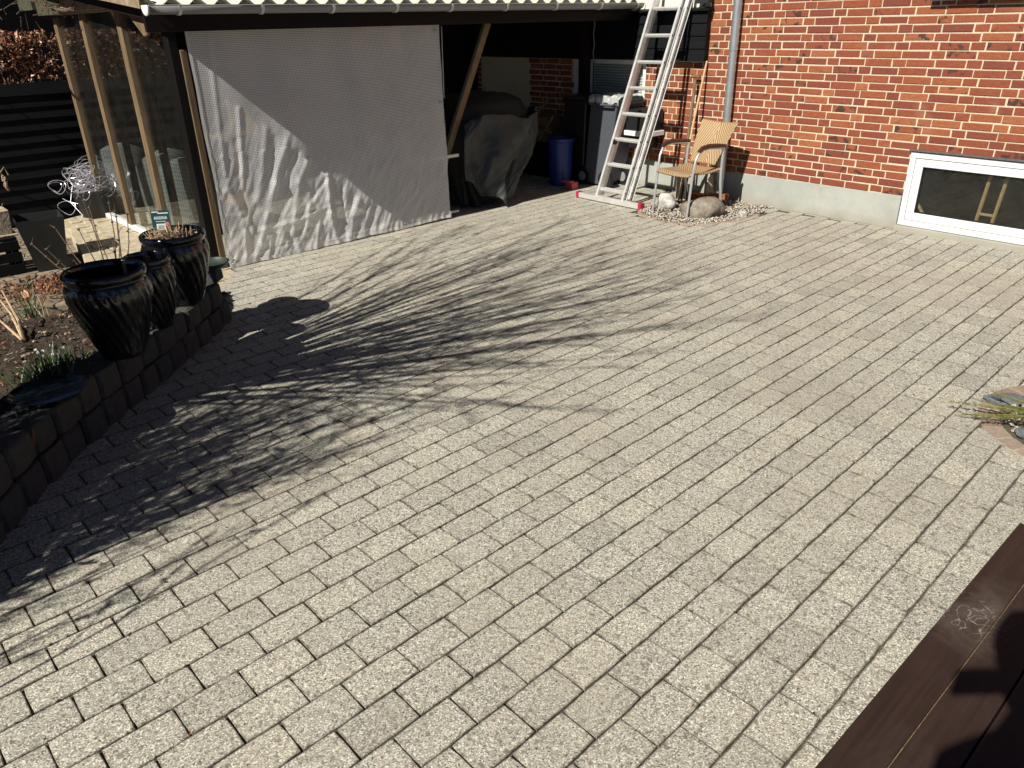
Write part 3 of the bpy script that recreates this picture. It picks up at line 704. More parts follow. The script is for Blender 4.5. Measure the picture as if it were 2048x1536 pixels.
# side beam and planks above the glazing
k_ = MB(CA, 10); k_.box(-.10, -.02, .09, 3.0, 1.945, 2.02); k_.build('side_beam', M['raw_wood'], cp, bevel=.004)
k_ = MB(CA, 12); k_.box(-.16, -.125, .75, 2.42, 1.958, 2.15); k_.build('side_board', M['raw_wood'], cp, bevel=.003)
k_ = MB(CA, 11); k_.hexa([(-.215, .125, 1.76), (-.185, .125, 1.76), (-.185, .19, 1.75), (-.215, .19, 1.75)], [(-.215, .10, 2.10), (-.185, .10, 2.10), (-.185, .76, 2.10), (-.215, .76, 2.10)]); k_.build('corner_plank', M['post_wood'], cp, bevel=.006, label='rough split plank bracing the roof corner')
k_ = MB(CA, 13); k_.box(-.19, -.165, 2.30, 3.0, 1.945, 2.2); k_.box(-.20, -.17, 3.1, 3.6, 2.0, 2.3); k_.build('felt_edge', M['olive'], cp)
# glass screen
gs = thing('glass_screen', pt(CA, -.05, 1.5, 0), 'glazed side screen with three weathered wooden uprights next to the carport corner post', 'glass screen')
for b0, b1, zt in ((2.84, 2.93, 1.93), (1.99, 2.085, 1.94), (1.01, 1.115, 1.94)):
    k_ = MB(CA, int(b0 * 10)); k_.box(-.095, -.045, b0, b1, .03, zt); k_.build('upright', M['post_wood'], gs, bevel=.004)
    k_ = MB(CA, int(b0 * 17)); k_.box(.02, .07, b0 + .01, b1 - .01, .0, 1.94); k_.build('reflected_upright', M['brown_boards'], gs, bevel=.004)  # added posts standing in for the uprights' reflection in the glass
for b0, b1 in ((.10, 1.005), (1.12, 1.985), (2.09, 2.835)):
    k_ = MB(CA); k_.box(-.066, -.060, b0, b1, .045, 1.94); k_.build('pane', M['glass'], gs)
k_ = MB(CA); k_.box(-.10, -.03, .09, 2.95, .0, .044); k_.build('sill', M['white_frame'], gs, bevel=.003)

# ------------------------------------------------------------------ tarpaulin curtain
def seg_d(x, z, a, b):
    ax, az = a; bx, bz = b; L2 = (bx - ax) ** 2 + (bz - az) ** 2
    t = max(0, min(1, ((x - ax) * (bx - ax) + (z - az) * (bz - az)) / L2)); px, pz = ax + t * (bx - ax), az + t * (bz - az)
    s = ((bx - ax) * (z - az) - (bz - az) * (x - ax)) / math.sqrt(L2)
    return math.hypot(x - px, z - pz), s, t
CRE = [((.16, 1.75), (.10, .75), .012, .020), ((.30, 1.22), (.22, .62), .018, .022), ((.24, 1.0), (.20, .40), -.014, .025), ((.10, .62), (.30, .15), .014, .03),
       ((.50, 1.05), (.33, .50), .013, .030), ((.57, .98), (.40, .42), -.012, .028), ((.66, .93), (.50, .62), .016, .030), ((.50, .62), (.28, .10), .016, .035), ((.74, .84), (.62, .60), -.014, .026), ((.62, .60), (.46, .30), -.010, .03),
       ((.84, .78), (.72, .60), .015, .026), ((.72, .60), (.60, .18), .012, .034), ((.92, .70), (.84, .50), -.012, .024), ((1.00, .62), (.98, .30), .022, .022), ((.98, .30), (1.02, .02), .018, .026), ((.99, .60), (.80, .42), -.014, .020),
       ((.80, .42), (.70, .12), .013, .022), ((.66, .28), (.98, .35), .010, .018), ((.30, .26), (.66, .28), .009, .020), ((1.12, .50), (1.10, .10), -.016, .030), ((1.28, .36), (1.14, .02), .020, .030), ((1.22, .20), (1.40, .30), -.012, .022),
       ((1.45, .26), (1.36, .02), -.014, .026), ((.55, .22), (.60, .02), -.012, .022), ((.86, .22), (.80, .02), .012, .02), ((.18, .28), (.14, .02), .014, .022), ((.40, .20), (.34, .02), .010, .02),
       ((.62, 1.78), (.92, .85), .006, .022), ((.66, 1.45), (.98, .9), -.005, .02), ((1.35, 1.7), (1.5, .4), .005, .04), ((1.9, 1.7), (1.95, .3), -.005, .05), ((.9, 1.2), (.8, .95), .005, .02)]
def tarp_pt(a, b):
    x = a; z = b
    d = 0
    for A, B, am, wd in CRE:
        dd, s, t = seg_d(x, z, A, B); d += am * (.75 if z < .9 else .4) * math.exp(-(dd / wd) ** 2) * (1 - .3 * t)
    low = max(0, 1 - z / 1.3)
    xr, zr_ = x * .86 - z * .5, x * .5 + z * .86
    d += .006 * low * (.5 - abs(mno.noise(Vector((xr * 11, zr_ * 3.5, 31))))) * 2
    d += .008 * low * mno.noise(Vector((xr * 14, zr_ * 4.5, 8.2))) + .005 * low * mno.noise(Vector((xr * 34, zr_ * 9, 4.2)))
    d += .004 * low * mno.noise(Vector((x * 9, z * 4, 1.7))) + .006 * mno.noise(Vector((x * 3.1, z * 1.7, 5))) + .0025 * low * mno.noise(Vector((x * 26, z * 13, 2)))
    d += .004 * math.sin(x * 17 + z * 2) * (z / 1.8) ** 2
    return d
TW = 2.335
tp = MB(CA, 1)
def tfn(a, b):
    zt = 1.80 + .006 * abs(math.sin(a * TW / .55 * math.pi)); zb = .018 + .012 * mno.noise(Vector((a * 6, 0, 3))) + .012 * a
    z = zb + (zt - zb) * b; x = a * TW + .018 * mno.noise(Vector((0, z * 2.2, 9))) * (1 if a > .98 or a < .02 else .3)
    return (x, -.062 - tarp_pt(x, z) - .012 * max(0, .10 - z) / .10, z)
tp.grid(260, 200, tfn)
tarp = tp.build('tarpaulin', M['tarp'], loc=pt(CA, 1.17, 0, 0), smooth=True, angle=180, label='translucent white mesh tarpaulin hanging across the carport front down to the paving', cat='tarpaulin')
hm = MB(CA)
def strip(mb, f, n=120, w=.028):
    mb.grid(n, 1, f)
hm.grid(200, 1, lambda a, b: (lambda p: (p[0], p[1] - .004, p[2] - .012 + .030 * b))(tfn(a, 0)))
hm.grid(2, 120, lambda a, b: (lambda p: (p[0] + .018 * a - .009, p[1] - .004, p[2]))(tfn(0, b)))
hm.build('hem', M['seam'], tarp, smooth=True, angle=180)
for (x, z) in ((2.29, 1.12), (2.29, .07), (1.75, .06), (2.28, 1.74), (.03, .06), (1.17, .05)):
    e = MB(CA); y = tfn(x / TW, max(0, z / 1.8))[1] - .006
    e.tube([(x + .014 * math.cos(a), y, z + .014 * math.sin(a)) for a in [i * math.pi / 6 for i in range(13)]], .004, 6, cap=False); e.build('eyelet', M['zinc'], tarp, smooth=True)
e = MB(CA); e.tube([(2.37, -.05, 1.77), (2.355, -.06, 1.5), (2.345, -.06, 1.15)], .004, 6); e.build('tie_cord', M['seam'], tarp)
rk_ = thing('storage_rack', pt(CA, 1.1, .9, 0), 'wooden storage rack dimly seen through the mesh tarpaulin', 'rack')
for t_ in (.35, 1.15, 2.0):
    e = MB(CA, 3); e.box(t_, t_ + .06, .22, .28, -.02, 1.85); e.build('upright', M['brace_wood'], rk_, bevel=.003)
for z_ in (.42, .95, 1.42):
    e = MB(CA, 4); e.box(.30, 2.1, .20, .62, z_, z_ + .03); e.build('shelf', M['brace_wood'], rk_, bevel=.003)
e = MB(CA, 5); e.bar((.85, .19, 1.4), (1.35, .19, .5), .03, .06, up=(0, 1, 0)); e.build('brace', M['brace_wood'], rk_)
e = MB(CA, 6)
for k in range(4): e.box(.30, 2.1, .30, .32, 1.47 + k * .085, 1.55 + k * .085)
e.build('top_boards', M['stick'], rk_)
for i, (a, b, z0, h, mt, lb) in enumerate(((.5, .95, .45, .30, 'bin_grey', 'grey storage box on the low shelf behind the tarpaulin'), (1.25, 1.7, .98, .28, 'bin_grey', 'grey storage box on the middle shelf behind the tarpaulin'), (.6, 1.05, .98, .24, 'cardboard', 'brown box on the middle shelf behind the tarpaulin'), (1.3, 1.9, .45, .34, 'bin_blue', 'blue storage box on the low shelf behind the tarpaulin'))):
    e = MB(CA, 50 + i); e.hexa([(a + .02, .24, z0), (b - .02, .24, z0), (b - .02, .54, z0), (a + .02, .54, z0)], [(a, .23, z0 + h), (b, .23, z0 + h), (b, .56, z0 + h), (a, .56, z0 + h)]); e.build('storage_box', M[mt], loc=pt(CA, (a + b) / 2, .4, z0), bevel=.01, label=lb, cat='box')
# table frame leaning behind the curtain edge
e = MB(CA); e.bar((1.85, .02, .595), (2.545, .02, .595), .03, .03); e.bar((2.53, .0, .0), (2.53, .0, .58), .04, .04); e.bar((1.87, .02, .0), (1.87, .02, .58), .03, .03); e.bar((1.885, .02, .04), (2.515, .02, .04), .02, .02)
fr_ = e.build('metal_frame', M['white_frame'], loc=pt(CA, 2.2, .02, 0), bevel=.002, label='light grey metal table frame standing behind the right edge of the tarpaulin', cat='metal frame')

# ------------------------------------------------------------------ back fence, hedge, added dark backdrop
fn_ = thing('board_fence', pt(CA, -1.5, 3.5, -.2), 'black horizontal board fence below the brown beech hedge', 'fence')
k_ = MB(CA, 31)
FT = 1.335
for k in range(14):
    z = FT - (k + 1) * .118 + k_.rng.uniform(-.004, .004)
    k_.hexa([(-6.5, 3.50, z), (1.0, 3.50 + k_.rng.uniform(-.006, .006), z + k_.rng.uniform(-.005, .005)), (1.0, 3.535, z), (-6.5, 3.535, z)], [(-6.5, 3.522, z + .117), (1.0, 3.522, z + .117), (1.0, 3.535, z + .117), (-6.5, 3.535, z + .117)])
k_.build('boards', M['black_boards'], fn_)
for t_ in (-5.6, -3.8, -2.0, -.2):
    k_ = MB(CA, 32); k_.box(t_, t_ + .09, 3.54, 3.63, -.3, 1.36); k_.build('fence_post', M['black_post'], fn_, bevel=.003)
hd = thing('beech_hedge', pt(CA, -1.5, 3.9, 0), 'clipped beech hedge with dry brown leaves above the black fence', 'hedge')
lf = MB(seed=41); r_ = lf.rng; pts = []
while len(pts) < 13000:
    t_ = r_.uniform(-6.2, .9); b_ = 3.60 + abs(r_.gauss(0, .14)); z = r_.uniform(1.25, 1.86)
    top = 1.81 + .05 * mno.noise(Vector((t_ * 3, b_ * 3, 0)))
    if z > top or b_ > 4.2: continue
    if mno.noise(Vector((t_ * 5, b_ * 5, z * 6))) < -.28: continue
    pts.append(tuple(pt(CA, t_, b_, z)))
leafquads(lf, pts, .034, r_, bend=.5, aspect=.7); lf.build('foliage', M['leaf'], hd)
bt = MB(CA, 42)
for i in range(260):
    t_ = r_.uniform(-6.2, .9); b_ = r_.uniform(3.6, 4.1); z = r_.uniform(1.1, 1.6); h = r_.uniform(.2, .5)
    bt.tube([(t_, b_, z), (t_ + r_.gauss(0, .08), b_ + r_.gauss(0, .05), z + h * .6), (t_ + r_.gauss(0, .14), b_ + r_.gauss(0, .08), z + h)], [.006, .004, .002], 4)
for i in range(14):
    t_ = -6 + i * .5; bt.tube([(t_, 3.85, -.3), (t_ + .05, 3.85, 1.5)], [.03, .015], 6)
bt.build('branches', M['twig'], hd)
k_ = MB(CA, 50)
for k in range(26): k_.box(-9 + k * .5, -9 + k * .5 + .49, 5.2, 5.25, -.3, 3.4)
ns = k_.build('dark_backdrop', M['black_boards'], loc=pt(CA, -2, 5.2, 0), label="added dark board backdrop hiding the bright sky behind the beech hedge", cat='backdrop')  # added dark boards that keep bright sky from showing above the hedge

# ------------------------------------------------------------------ terrace slab, path, soil
sl = MB(seed=61)
SLAB = [(-4.80, 7.95), (-4.62, 7.72), (-4.44, 7.62), (-4.30, 7.36), (-4.02, 6.95), (-3.80, 6.60), (-3.66, 6.36), (-3.30, 5.95), (-2.9, 5.55), (-2.5, 5.15), (-2.18, 4.93), (-2.16, 5.9), (-2.38, 6.18), (-4.55, 8.55)]
sl.prism(SLAB, -.30, -.006); sl.build('terrace_slab', M['slab'], kind='structure', bevel=.012, segs=2)
# pale paving stones on top of the slab
ps = MB(seed=62)
ed = Vector((math.cos(R(40.1)), math.sin(R(40.1)), 0)); eb = Vector((-ed.y, ed.x, 0)); o_ = Vector((-4.6, 7.7, 0))
for i in range(-14, 14):
    for k in range(-16, 22):
        c = Vector((-3.6, 6.9, 0)) + ed * (k * .21 + (.105 if i % 2 else 0)) + eb * (i * .14)
        cs = [c + ed * sx * .1035 + eb * sy * .0685 for sx, sy in ((-1, -1), (1, -1), (1, 1), (-1, 1))]
        cs2 = [c + (q - c) * .93 for q in cs]
        if not all(inpoly(q.x, q.y, SLAB) for q in [c + (q - c) * 1.5 for q in cs]): continue
        dz = ps.rng.gauss(.004, .002); ps.new()
        ps.add([(q.x, q.y, -.02) for q in cs] + [(q.x, q.y, dz) for q in cs] + [(q.x, q.y, dz + .004) for q in cs2], [(8, 9, 10, 11)] + [(a + i_, a + (i_ + 1) % 4, a + 4 + (i_ + 1) % 4, a + 4 + i_) for a in (0, 4) for i_ in range(4)])
ps.build('terrace_paving', M['slab'], kind='structure')
# old path with a kerb
E0 = Vector((-3.85, 5.405)); E1 = Vector((-3.46, 5.604)); ev = (E1 - E0).normalized(); en = Vector((-ev.y, ev.x))
pa = MB(seed=63)
PA = [tuple(E0 + ev * s_) for s_ in (-5, -3, -1.5, 0, 1, 1.9)] + [tuple(E0 + ev * 1.9 + en * .8), tuple(E0 + ev * 0.2 + en * 3.5), tuple(E0 - ev * 6 + en * 3.5)]
pa.prism(PA, -.40, -.10); pa.build('path', M['path'], kind='structure', bevel=.02, segs=2)
so_ = MB(seed=64)
def soilz(x, y):
    d = -((Vector((x, y)) - E0).dot(en)); k = max(0, min(1, d / 1.5)); k = k * k * (3 - 2 * k)
    z = -.22 + .43 * k
    z += .020 * mno.noise(Vector((x * 5, y * 5, 0))) + .020 * mno.noise(Vector((x * 17, y * 17, 3))) + .010 * mno.noise(Vector((x * 47, y * 47, 3)))
    return z
so_.grid(240, 300, lambda a, b: (-5.6 + 3.5 * a, -1.2 + 7.2 * b, soilz(-5.6 + 3.5 * a, -1.2 + 7.2 * b)))
so_.build('soil', M['soil'], kind='structure', smooth=True, angle=180)
mu = MB(seed=65); r_ = mu.rng
for i in range(6500):
    x = r_.uniform(-4.4, -2.15); y = r_.uniform(2.6, 5.5)
    if (Vector((x, y)) - E0).dot(en) > -.02: continue
    z = soilz(x, y) + .004; s_ = r_.uniform(.005, .014); a = r_.uniform(0, 6.28); mu.new()
    if r_.random() < .72:
        L_ = s_ * 2.6; mu.tube([(x, y, z), (x + L_ * math.cos(a), y + L_ * math.sin(a), z + r_.uniform(0, .015))], .0016, 4)
    else: mu.rock((x, y, z), s_, 1, .35)
mu.build('mulch', M['soilbits'], kind='stuff', label=None)
ll = MB(seed=66); r_ = ll.rng; pts = []
for i in range(1500):
    c = Vector((-3.72, 6.10)) if i < 900 else (Vector((-4.05, 5.9)) if i < 1200 else Vector((-3.6, 5.75)))
    x = c.x + r_.gauss(0, .16 if i < 900 else .3); y = c.y + r_.gauss(0, .13 if i < 900 else .18)
    if (Vector((x, y)) - E0).dot(en) < .03 or inpoly(x, y, SLAB): continue
    pts.append((x, y, -.095 + r_.uniform(0, .03)))
for i in range(520):
    x = r_.uniform(-4.2, -2.16); y = r_.uniform(2.5, 5.5)
    if (Vector((x, y)) - E0).dot(en) > -.02: continue
    pts.append((x, y, soilz(x, y) + .012))
leafquads(ll, pts, .022, r_, bend=.5, aspect=.7); ll.build('leaf_litter', M['litter'], kind='stuff')

# ------------------------------------------------------------------ planter wall
gw = thing('garden_wall', (-1.95, 3.5, 0), 'low curved retaining wall of dark tumbled concrete blocks edging the flower bed', 'garden wall')
bl = MB(seed=71); r_ = bl.rng
for cz, (z0, z1) in enumerate(((-.02, .140), (.143, .288))):
    y = -1.4 + (.09 if cz else 0)
    while y < 4.80:
        ln = r_.uniform(.15, .20)
        y1 = y + ln
        if y1 > 4.84: y1 = 4.90
        x0, x1 = wallx(y), wallx(y1); off = r_.uniform(-.008, .008); g_ = .004
        A = Vector((x0 + off, y + g_, 0)); B = Vector((x1 + off, y1 - g_, 0)); dn = Vector((-(B - A).y, (B - A).x, 0)).normalized() * .20
        cc = r_.uniform(.018, .03); bl.new(); d = (B - A).normalized(); nn = dn.normalized()
        def ring(z, i1, i2):
            e0 = A + d * i2; e1 = B - d * i2
            f0 = e0 + nn * i1; f1 = e1 + nn * i1; b0 = A + dn - nn * i1 + d * i2; b1 = B + dn - nn * i1 - d * i2
            k = r_.uniform(-.004, .004)
            P = [f0 + d * .014 , f0 + (f1 - f0) * .5 - nn * .006, f1 - d * .014, f1 + nn * .014, b1, b0, f0 + nn * .014]
            return [(p.x + r_.uniform(-.002, .002), p.y + r_.uniform(-.002, .002), z + k) for p in P]
        zr = z1 + r_.uniform(-.005, .003)
        Pt = ring(z0, .014, .010) + ring(z0 + .012, 0, 0) + ring((z0 + zr) / 2, -.004, -.001) + ring(zr - .012, 0, 0) + ring(zr - .003, .006, .005) + ring(zr, .014, .012)
        n_ = 7; F = [tuple(reversed(range(7))), tuple(35 + i for i in range(7))]
        for a in range(5):
            for i in range(7): F.append((a * 7 + i, a * 7 + (i + 1) % 7, a * 7 + 7 + (i + 1) % 7, a * 7 + 7 + i))
        bl.add(Pt, F); y = y1
bl.build('blocks', M['block'], gw)
k_ = MB(); k_.grid(1, 40, lambda a, b: (wallx(-1.4 + 6.25 * b) - .03 - .14 * a, -1.4 + 6.25 * b, .262)); k_.build('wall_core', M['soil'], gw)
# cap block and saucer at the wall end
k_ = MB(seed=3); k_.box(-2.02, -1.915, 4.77, 4.89, .289, .372, jit=.004); k_.build('stone_block', M['block'], loc=(-1.97, 4.83, .29), bevel=.008, segs=2, label='small dark cube stone carrying the green saucer at the end of the garden wall', cat='stone block')
def bowlprof(r, h, t=.006): return [(0.001, 0), (r * .55, 0), (r * .8, h * .35), (r, h), (r - t, h), (r * .78, h * .42), (r * .5, t), (0.001, t)]
k_ = MB(); k_.lathe((-1.955, 4.83, .373), bowlprof(.115, .045), 40); k_.build('saucer', M['saucer'], loc=(-1.955, 4.83, .373), smooth=True, label='round dark green saucer resting on the cube stone at the wall end', cat='saucer')
k_ = MB(); k_.lathe((-2.135, 3.14, .268), bowlprof(.165, .05), 48); bo = k_.build('water_bowl', M['glaze'], loc=(-2.135, 3.14, .268), smooth=True, label='wide shallow dark bowl of water on the wall beside the green clump', cat='bowl')
k_ = MB(); k_.lathe((-2.135, 3.14, .268), [(.0005, .034), (.145, .034)], 48); k_.build('water', M['water'], bo)
# ------------------------------------------------------------------ glazed pots
def pot(name, c, R_, H_, label, seed, turns=1.1, ribs=26, soil=.08):
    root = thing(name, c, label, 'plant pot', 'black glazed pots on the garden wall')
    r_ = random.Random(seed)
    pr = [(.001, 0), (.50, 0), (.54, .02), (.60, .10), (.72, .25), (.85, .42), (.95, .58), (1.02, .70), (1.02, .79), (.985, .86), (.955, .885), (.96, .90), (1.0, .92), (1.015, .95), (1.0, .98), (.95, 1.0), (.90, .985), (.87, .94), (.86, .85), (.80, .62), (.74, .50)]
    prof = []
    for (a, b), (a2, b2) in zip(pr, pr[1:]):
        for k in range(3): prof.append(((a + (a2 - a) * k / 3) * R_, (b + (b2 - b) * k / 3) * H_))
    n_out = 39
    def fn(r, z, t):
        k = z / H_
        if .06 < k < .87 and r > R_ * .52:
            env = min(1, (k - .06) / .1) * min(1, (.87 - k) / .08)
            inside = 0
            r = r + env * .0045 * math.sin(ribs * t + k * turns * 6.28 * 3.2 + .6 * math.sin(t * 3 + seed))
        r += .003 * math.sin(2 * t + seed)
        return r, z
    m = MB(); m.lathe(c, prof, 120, fn); m.build('body', M['glaze'], root, smooth=True, angle=60)
    m = MB(); zz = c[2] + H_ * (1 - soil); m.lathe((c[0], c[1], zz), [(.0005, .012), (R_ * .4, .015), (R_ * .75, .004), (R_ * .865, -.01)], 24, lambda r, z, t: (r, z + .01 * mno.noise(Vector((r * 30 * math.cos(t), r * 30 * math.sin(t), seed))))); m.build('potting_soil', M['soil'], root, smooth=True)
    return root
P1 = pot('plant_pot', (-2.005, 3.625, .286), .190, .455, 'largest front black glazed pot with ribbed belly and wide empty mouth on the block wall', 1, soil=.42)
P2 = pot('plant_pot', (-1.975, 4.02, .286), .122, .405, 'smallest slim black glazed pot squeezed between the two larger pots', 2, ribs=18, soil=.15)
P3 = pot('plant_pot', (-1.985, 4.42, .286), .183, .435, 'rear black glazed pot filled with cut dry stems and a plant tag, beside the saucer', 3, ribs=24, soil=.10)
m = MB(seed=12); r_ = m.rng
for i in range(95):
    a = r_.uniform(0, 6.28); q = r_.uniform(0, .13); x, y = -1.985 + q * math.cos(a), 4.42 + q * math.sin(a); lean = r_.uniform(.0, .9); b = a + r_.gauss(0, .5); h = r_.uniform(.03, .085)
    m.tube([(x, y, .66), (x + lean * h * math.cos(b), y + lean * h * math.sin(b), .68 + h)], [.0026, .002], 5)
for i in range(14):
    a = r_.uniform(0, 6.28); m.tube([(-1.985 + .15 * math.cos(a), 4.42 + .15 * math.sin(a), .70 + r_.uniform(0, .02)), (-1.985 + r_.uniform(-.08, .08), 4.42 + r_.uniform(-.08, .08), .69 + r_.uniform(0, .035))], [.0025, .0018], 5)
m.build('cut_stems', M['straw'], loc=(-1.985, 4.42, .66), label='bundle of cut dry stems sticking up in the rear black pot', cat='dry plant')
tg = thing('plant_tag', (-2.06, 4.47, .68), 'small dark green plant tag with white print standing in the rear pot', 'plant tag')
def tagframe():
    a = R(8); return (Vector((-2.06, 4.47, .70)), Vector((math.cos(a), math.sin(a), 0)), Vector((-math.sin(a), math.cos(a), 0)), Vector((0, .12, .99)).normalized())
TF = tagframe()
m = MB(TF); m.box(-.052, .052, -.001, .001, 0, .135); m.tube([(0, 0, .0), (0, 0, -.05)], .004, 6); m.build('card', M['tagplastic'], tg)
m = MB(TF); r_ = random.Random(5)
for (x0, x1, z) in ((-.046, -.008, .124), (-.012, .046, .116)): m.box(x0, x1, -.0022, -.0012, z, z + .006)
x = -.036
for k, ww in enumerate((.009, .009, .009, .009, .004, .009, .010)):       # blurred capital lettering
    if k in (0, 6): m.bar((x, -.0018, .084), (x + ww / 2, -.0018, .101), .0008, .003); m.bar((x + ww, -.0018, .084), (x + ww / 2, -.0018, .101), .0008, .003); m.box(x + .001, x + ww - .001, -.0022, -.0012, .0885, .0905)
    elif k == 4: m.box(x, x + .003, -.0022, -.0012, .084, .101)
    else: m.box(x, x + .0026, -.0022, -.0012, .084, .101); m.box(x + ww - .003, x + ww - .0004, -.0022, -.0012, .084, .101); m.box(x, x + ww - .001, -.0022, -.0012, .084, .0865)
    x += ww + .0022
m.box(-.030, .026, -.0022, -.0012, .070, .073); m.box(-.028, .022, -.0022, -.0012, .020, .058)
m.build('lettering', M['tagwhite'], tg)
m = MB(TF); m.tube([(.034, -.0035, .055), (.034, .0, .055)], .012, 14); m.build('price_dot', M['tagpink'], tg)
m = MB(TF); m.box(-.020, .014, -.0032, -.0024, .028, .050); m.build('picture', M['grey_pvc'], tg)

# ------------------------------------------------------------------ bare woody stems between the pots
m = MB(seed=13); r_ = m.rng
SC = Vector((-2.22, 4.12, .24))
tops = [(-2.62, 4.35, .78), (-2.55, 4.10, .72), (-2.42, 4.4, .88), (-2.36, 4.25, .95), (-2.30, 4.40, .90), (-2.15, 4.18, 1.02), (-2.52, 4.28, .60), (-2.45, 4.0, .66), (-2.75, 4.3, .70), (-2.33, 4.5, .80), (-2.2, 4.38, .84), (-2.62, 4.1, .56), (-2.4, 4.2, .8), (-2.28, 4.3, .72)]
for T in tops:
    T = Vector(T); P = [SC + (T - SC) * k + Vector((mno.noise(Vector((T.x * 9, k * 3, 0))), mno.noise(Vector((T.y * 9, k * 3, 4))), 0)) * .03 * math.sin(k * 3.14) for k in (0, .25, .5, .75, 1)]
    m.tube(P, [.0055, .0045, .0036, .003, .002], 6, world=True)
    for k in (.45, .65, .85, 1.0):
        q = SC + (T - SC) * k; m.rock(tuple(q), .0085, 1, .4)
        d = Vector((r_.gauss(0, 1), r_.gauss(0, 1), .6)).normalized() * r_.uniform(.02, .06); m.tube([q, q + d], [.0022, .0012], 5, world=True)
m.build('dry_shrub', M['twig'], loc=tuple(SC), label='leafless spindly shrub stems with knobbly buds rising behind the smallest pot', cat='shrub')

# ------------------------------------------------------------------ bed plants
def blades(name, c, n, L_, spread, mat, label, cat, seed, wd=.006, droop=.5):
    m = MB(seed=seed); r_ = m.rng
    for i in range(n):
        a = r_.uniform(0, 6.28); l_ = L_ * r_.uniform(.6, 1.1); s_ = spread * r_.uniform(.3, 1); x, y = c[0] + r_.gauss(0, .035), c[1] + r_.gauss(0, .035); z = c[2]
        P = [Vector((x + s_ * l_ * k * math.cos(a), y + s_ * l_ * k * math.sin(a), z + l_ * (k - droop * s_ * k * k))) for k in (0, .35, .7, 1)]
        sd_ = Vector((-math.sin(a), math.cos(a), 0)) * wd * .5; m.new(); V = []
        for k, p in enumerate(P): w_ = (1, 1, .8, .1)[k]; V += [p - sd_ * w_, p + sd_ * w_]
        m.add(V, [(0, 1, 3, 2), (2, 3, 5, 4), (4, 5, 7, 6)], world=True)
    return m.build(name, mat, loc=c, label=label, cat=cat)
sn = thing('snowdrop_clump', (-2.30, 3.47, .2), 'clump of green snowdrop leaves with small white hanging flowers behind the water bowl', 'snowdrops')
m = MB(seed=80); r_ = m.rng
for i in range(420):
    a = r_.uniform(0, 6.28); l_ = r_.uniform(.10, .20); s_ = r_.uniform(.2, 1.0); x, y = -2.28 + r_.gauss(0, .065), 3.46 + r_.gauss(0, .06)
    P = [Vector((x + s_ * l_ * k * math.cos(a), y + s_ * l_ * k * math.sin(a), .20 + l_ * (k - .45 * s_ * k * k))) for k in (0, .35, .7, 1)]; sd_ = Vector((-math.sin(a), math.cos(a), 0)) * .0035; m.new(); V = []
    for k, p in enumerate(P): w_ = (1, 1, .8, .15)[k]; V += [p - sd_ * w_, p + sd_ * w_]
    m.add(V, [(0, 1, 3, 2), (2, 3, 5, 4), (4, 5, 7, 6)], world=True)
m.build('leaves', M['green'], sn)
r_ = random.Random(81)
for i in range(9):
    m = MB(seed=81 + i); x, y, z = -2.30 + r_.gauss(0, .055), 3.49 + r_.gauss(0, .05), .20 + r_.uniform(.13, .18)
    for k in range(3):
        a = k * 2.1; m.rock((x + .005 * math.cos(a), y + .005 * math.sin(a), z), .0055, 1, .1, squash=(.6, .6, 1.5))
    m.build('flower', M['petal_white'], sn)
def sz(x, y): return soilz(x, y)
blades('grass_tuft', (-3.18, 4.72, sz(-3.18, 4.72)), 60, .26, .9, M['green'], 'thin green grass tuft at the left edge near the orange crocus', 'grass tuft', 82, .005)
blades('grass_tuft', (-2.14, 2.80, .25), 22, .10, 1.0, M['green'], 'small dark grass tuft in front of the water bowl', 'grass tuft', 83, .006)
blades('grass_tuft', (-2.85, 5.05, sz(-2.85, 5.05)), 40, .10, 1.0, M['straw'], 'short dry straw-coloured tuft beside the path edge near the largest pot', 'grass tuft', 84, .006)
blades('grass_tuft', (-3.95, 5.95, -.10), 26, .10, 1.0, M['green'], 'small green weed tuft growing on the old stone path', 'grass tuft', 85, .008)
blades('grass_tuft', (-2.16, 2.75, .20), 30, .11, .8, M['litter'], 'withered orange brown leaf tuft at the lower left of the bed', 'grass tuft', 86, .014)
m = MB(seed=14); b = Vector((-2.78, 4.02, sz(-2.78, 4.02)))
for i, T in enumerate(((-3.12, 4.18, .38), (-3.06, 4.30, .42), (-2.90, 4.15, .30))):
    T = Vector(T); m.tube([b, b + (T - b) * .5 + Vector((.02, 0, .01)), T], [.009, .006, .003], 6, world=True)
m.tube([b, b + Vector((.02, -.02, .14)), b + Vector((-.06, .04, .30))], [.010, .008, .004], 6, world=True)
m.build('dry_stalks', M['straw'], loc=tuple(b), label='bunch of pale dry plant stalks standing in the flower bed', cat='dry stalks')
for i, (x, y, h) in enumerate(((-3.22, 4.98, .20), (-2.74, 4.98, .30), (-3.45, 4.9, .18), (-3.0, 4.6, .16))):
    m = MB(seed=90 + i); z = sz(x, y); m.tube([(x, y, z), (x + .005, y, z + h * .5), (x - .012, y + .01, z + h)], [.003, .0025, .0018], 5)
    m.build('dry_stalk', M['straw'], loc=(x, y, z), label=('thin pale stem between crocus and grass tuft', 'upright pale stem just left of the largest pot', 'short thin stem at the left of the crocus', 'short pale stem in the middle of the bed')[i], cat='dry stalk')
cz = sz(-3.36, 5.1)
cr_ = thing('crocus', (-3.36, 5.10, cz), 'single pink and orange striped crocus flower leaning over the path kerb', 'crocus')
m = MB(); m.tube([(-3.28, 5.03, cz), (-3.36, 5.12, cz + .09), (-3.44, 5.17, cz + .17)], [.006, .005, .004], 6); m.build('stem', M['straw'], cr_)
m = MB(seed=4)
cc = Vector((-3.445, 5.175, cz + .17)); ax = Vector((-.25, .1, .96)).normalized(); s1 = ax.cross(Vector((0, 1, 0))).normalized(); s2 = ax.cross(s1)
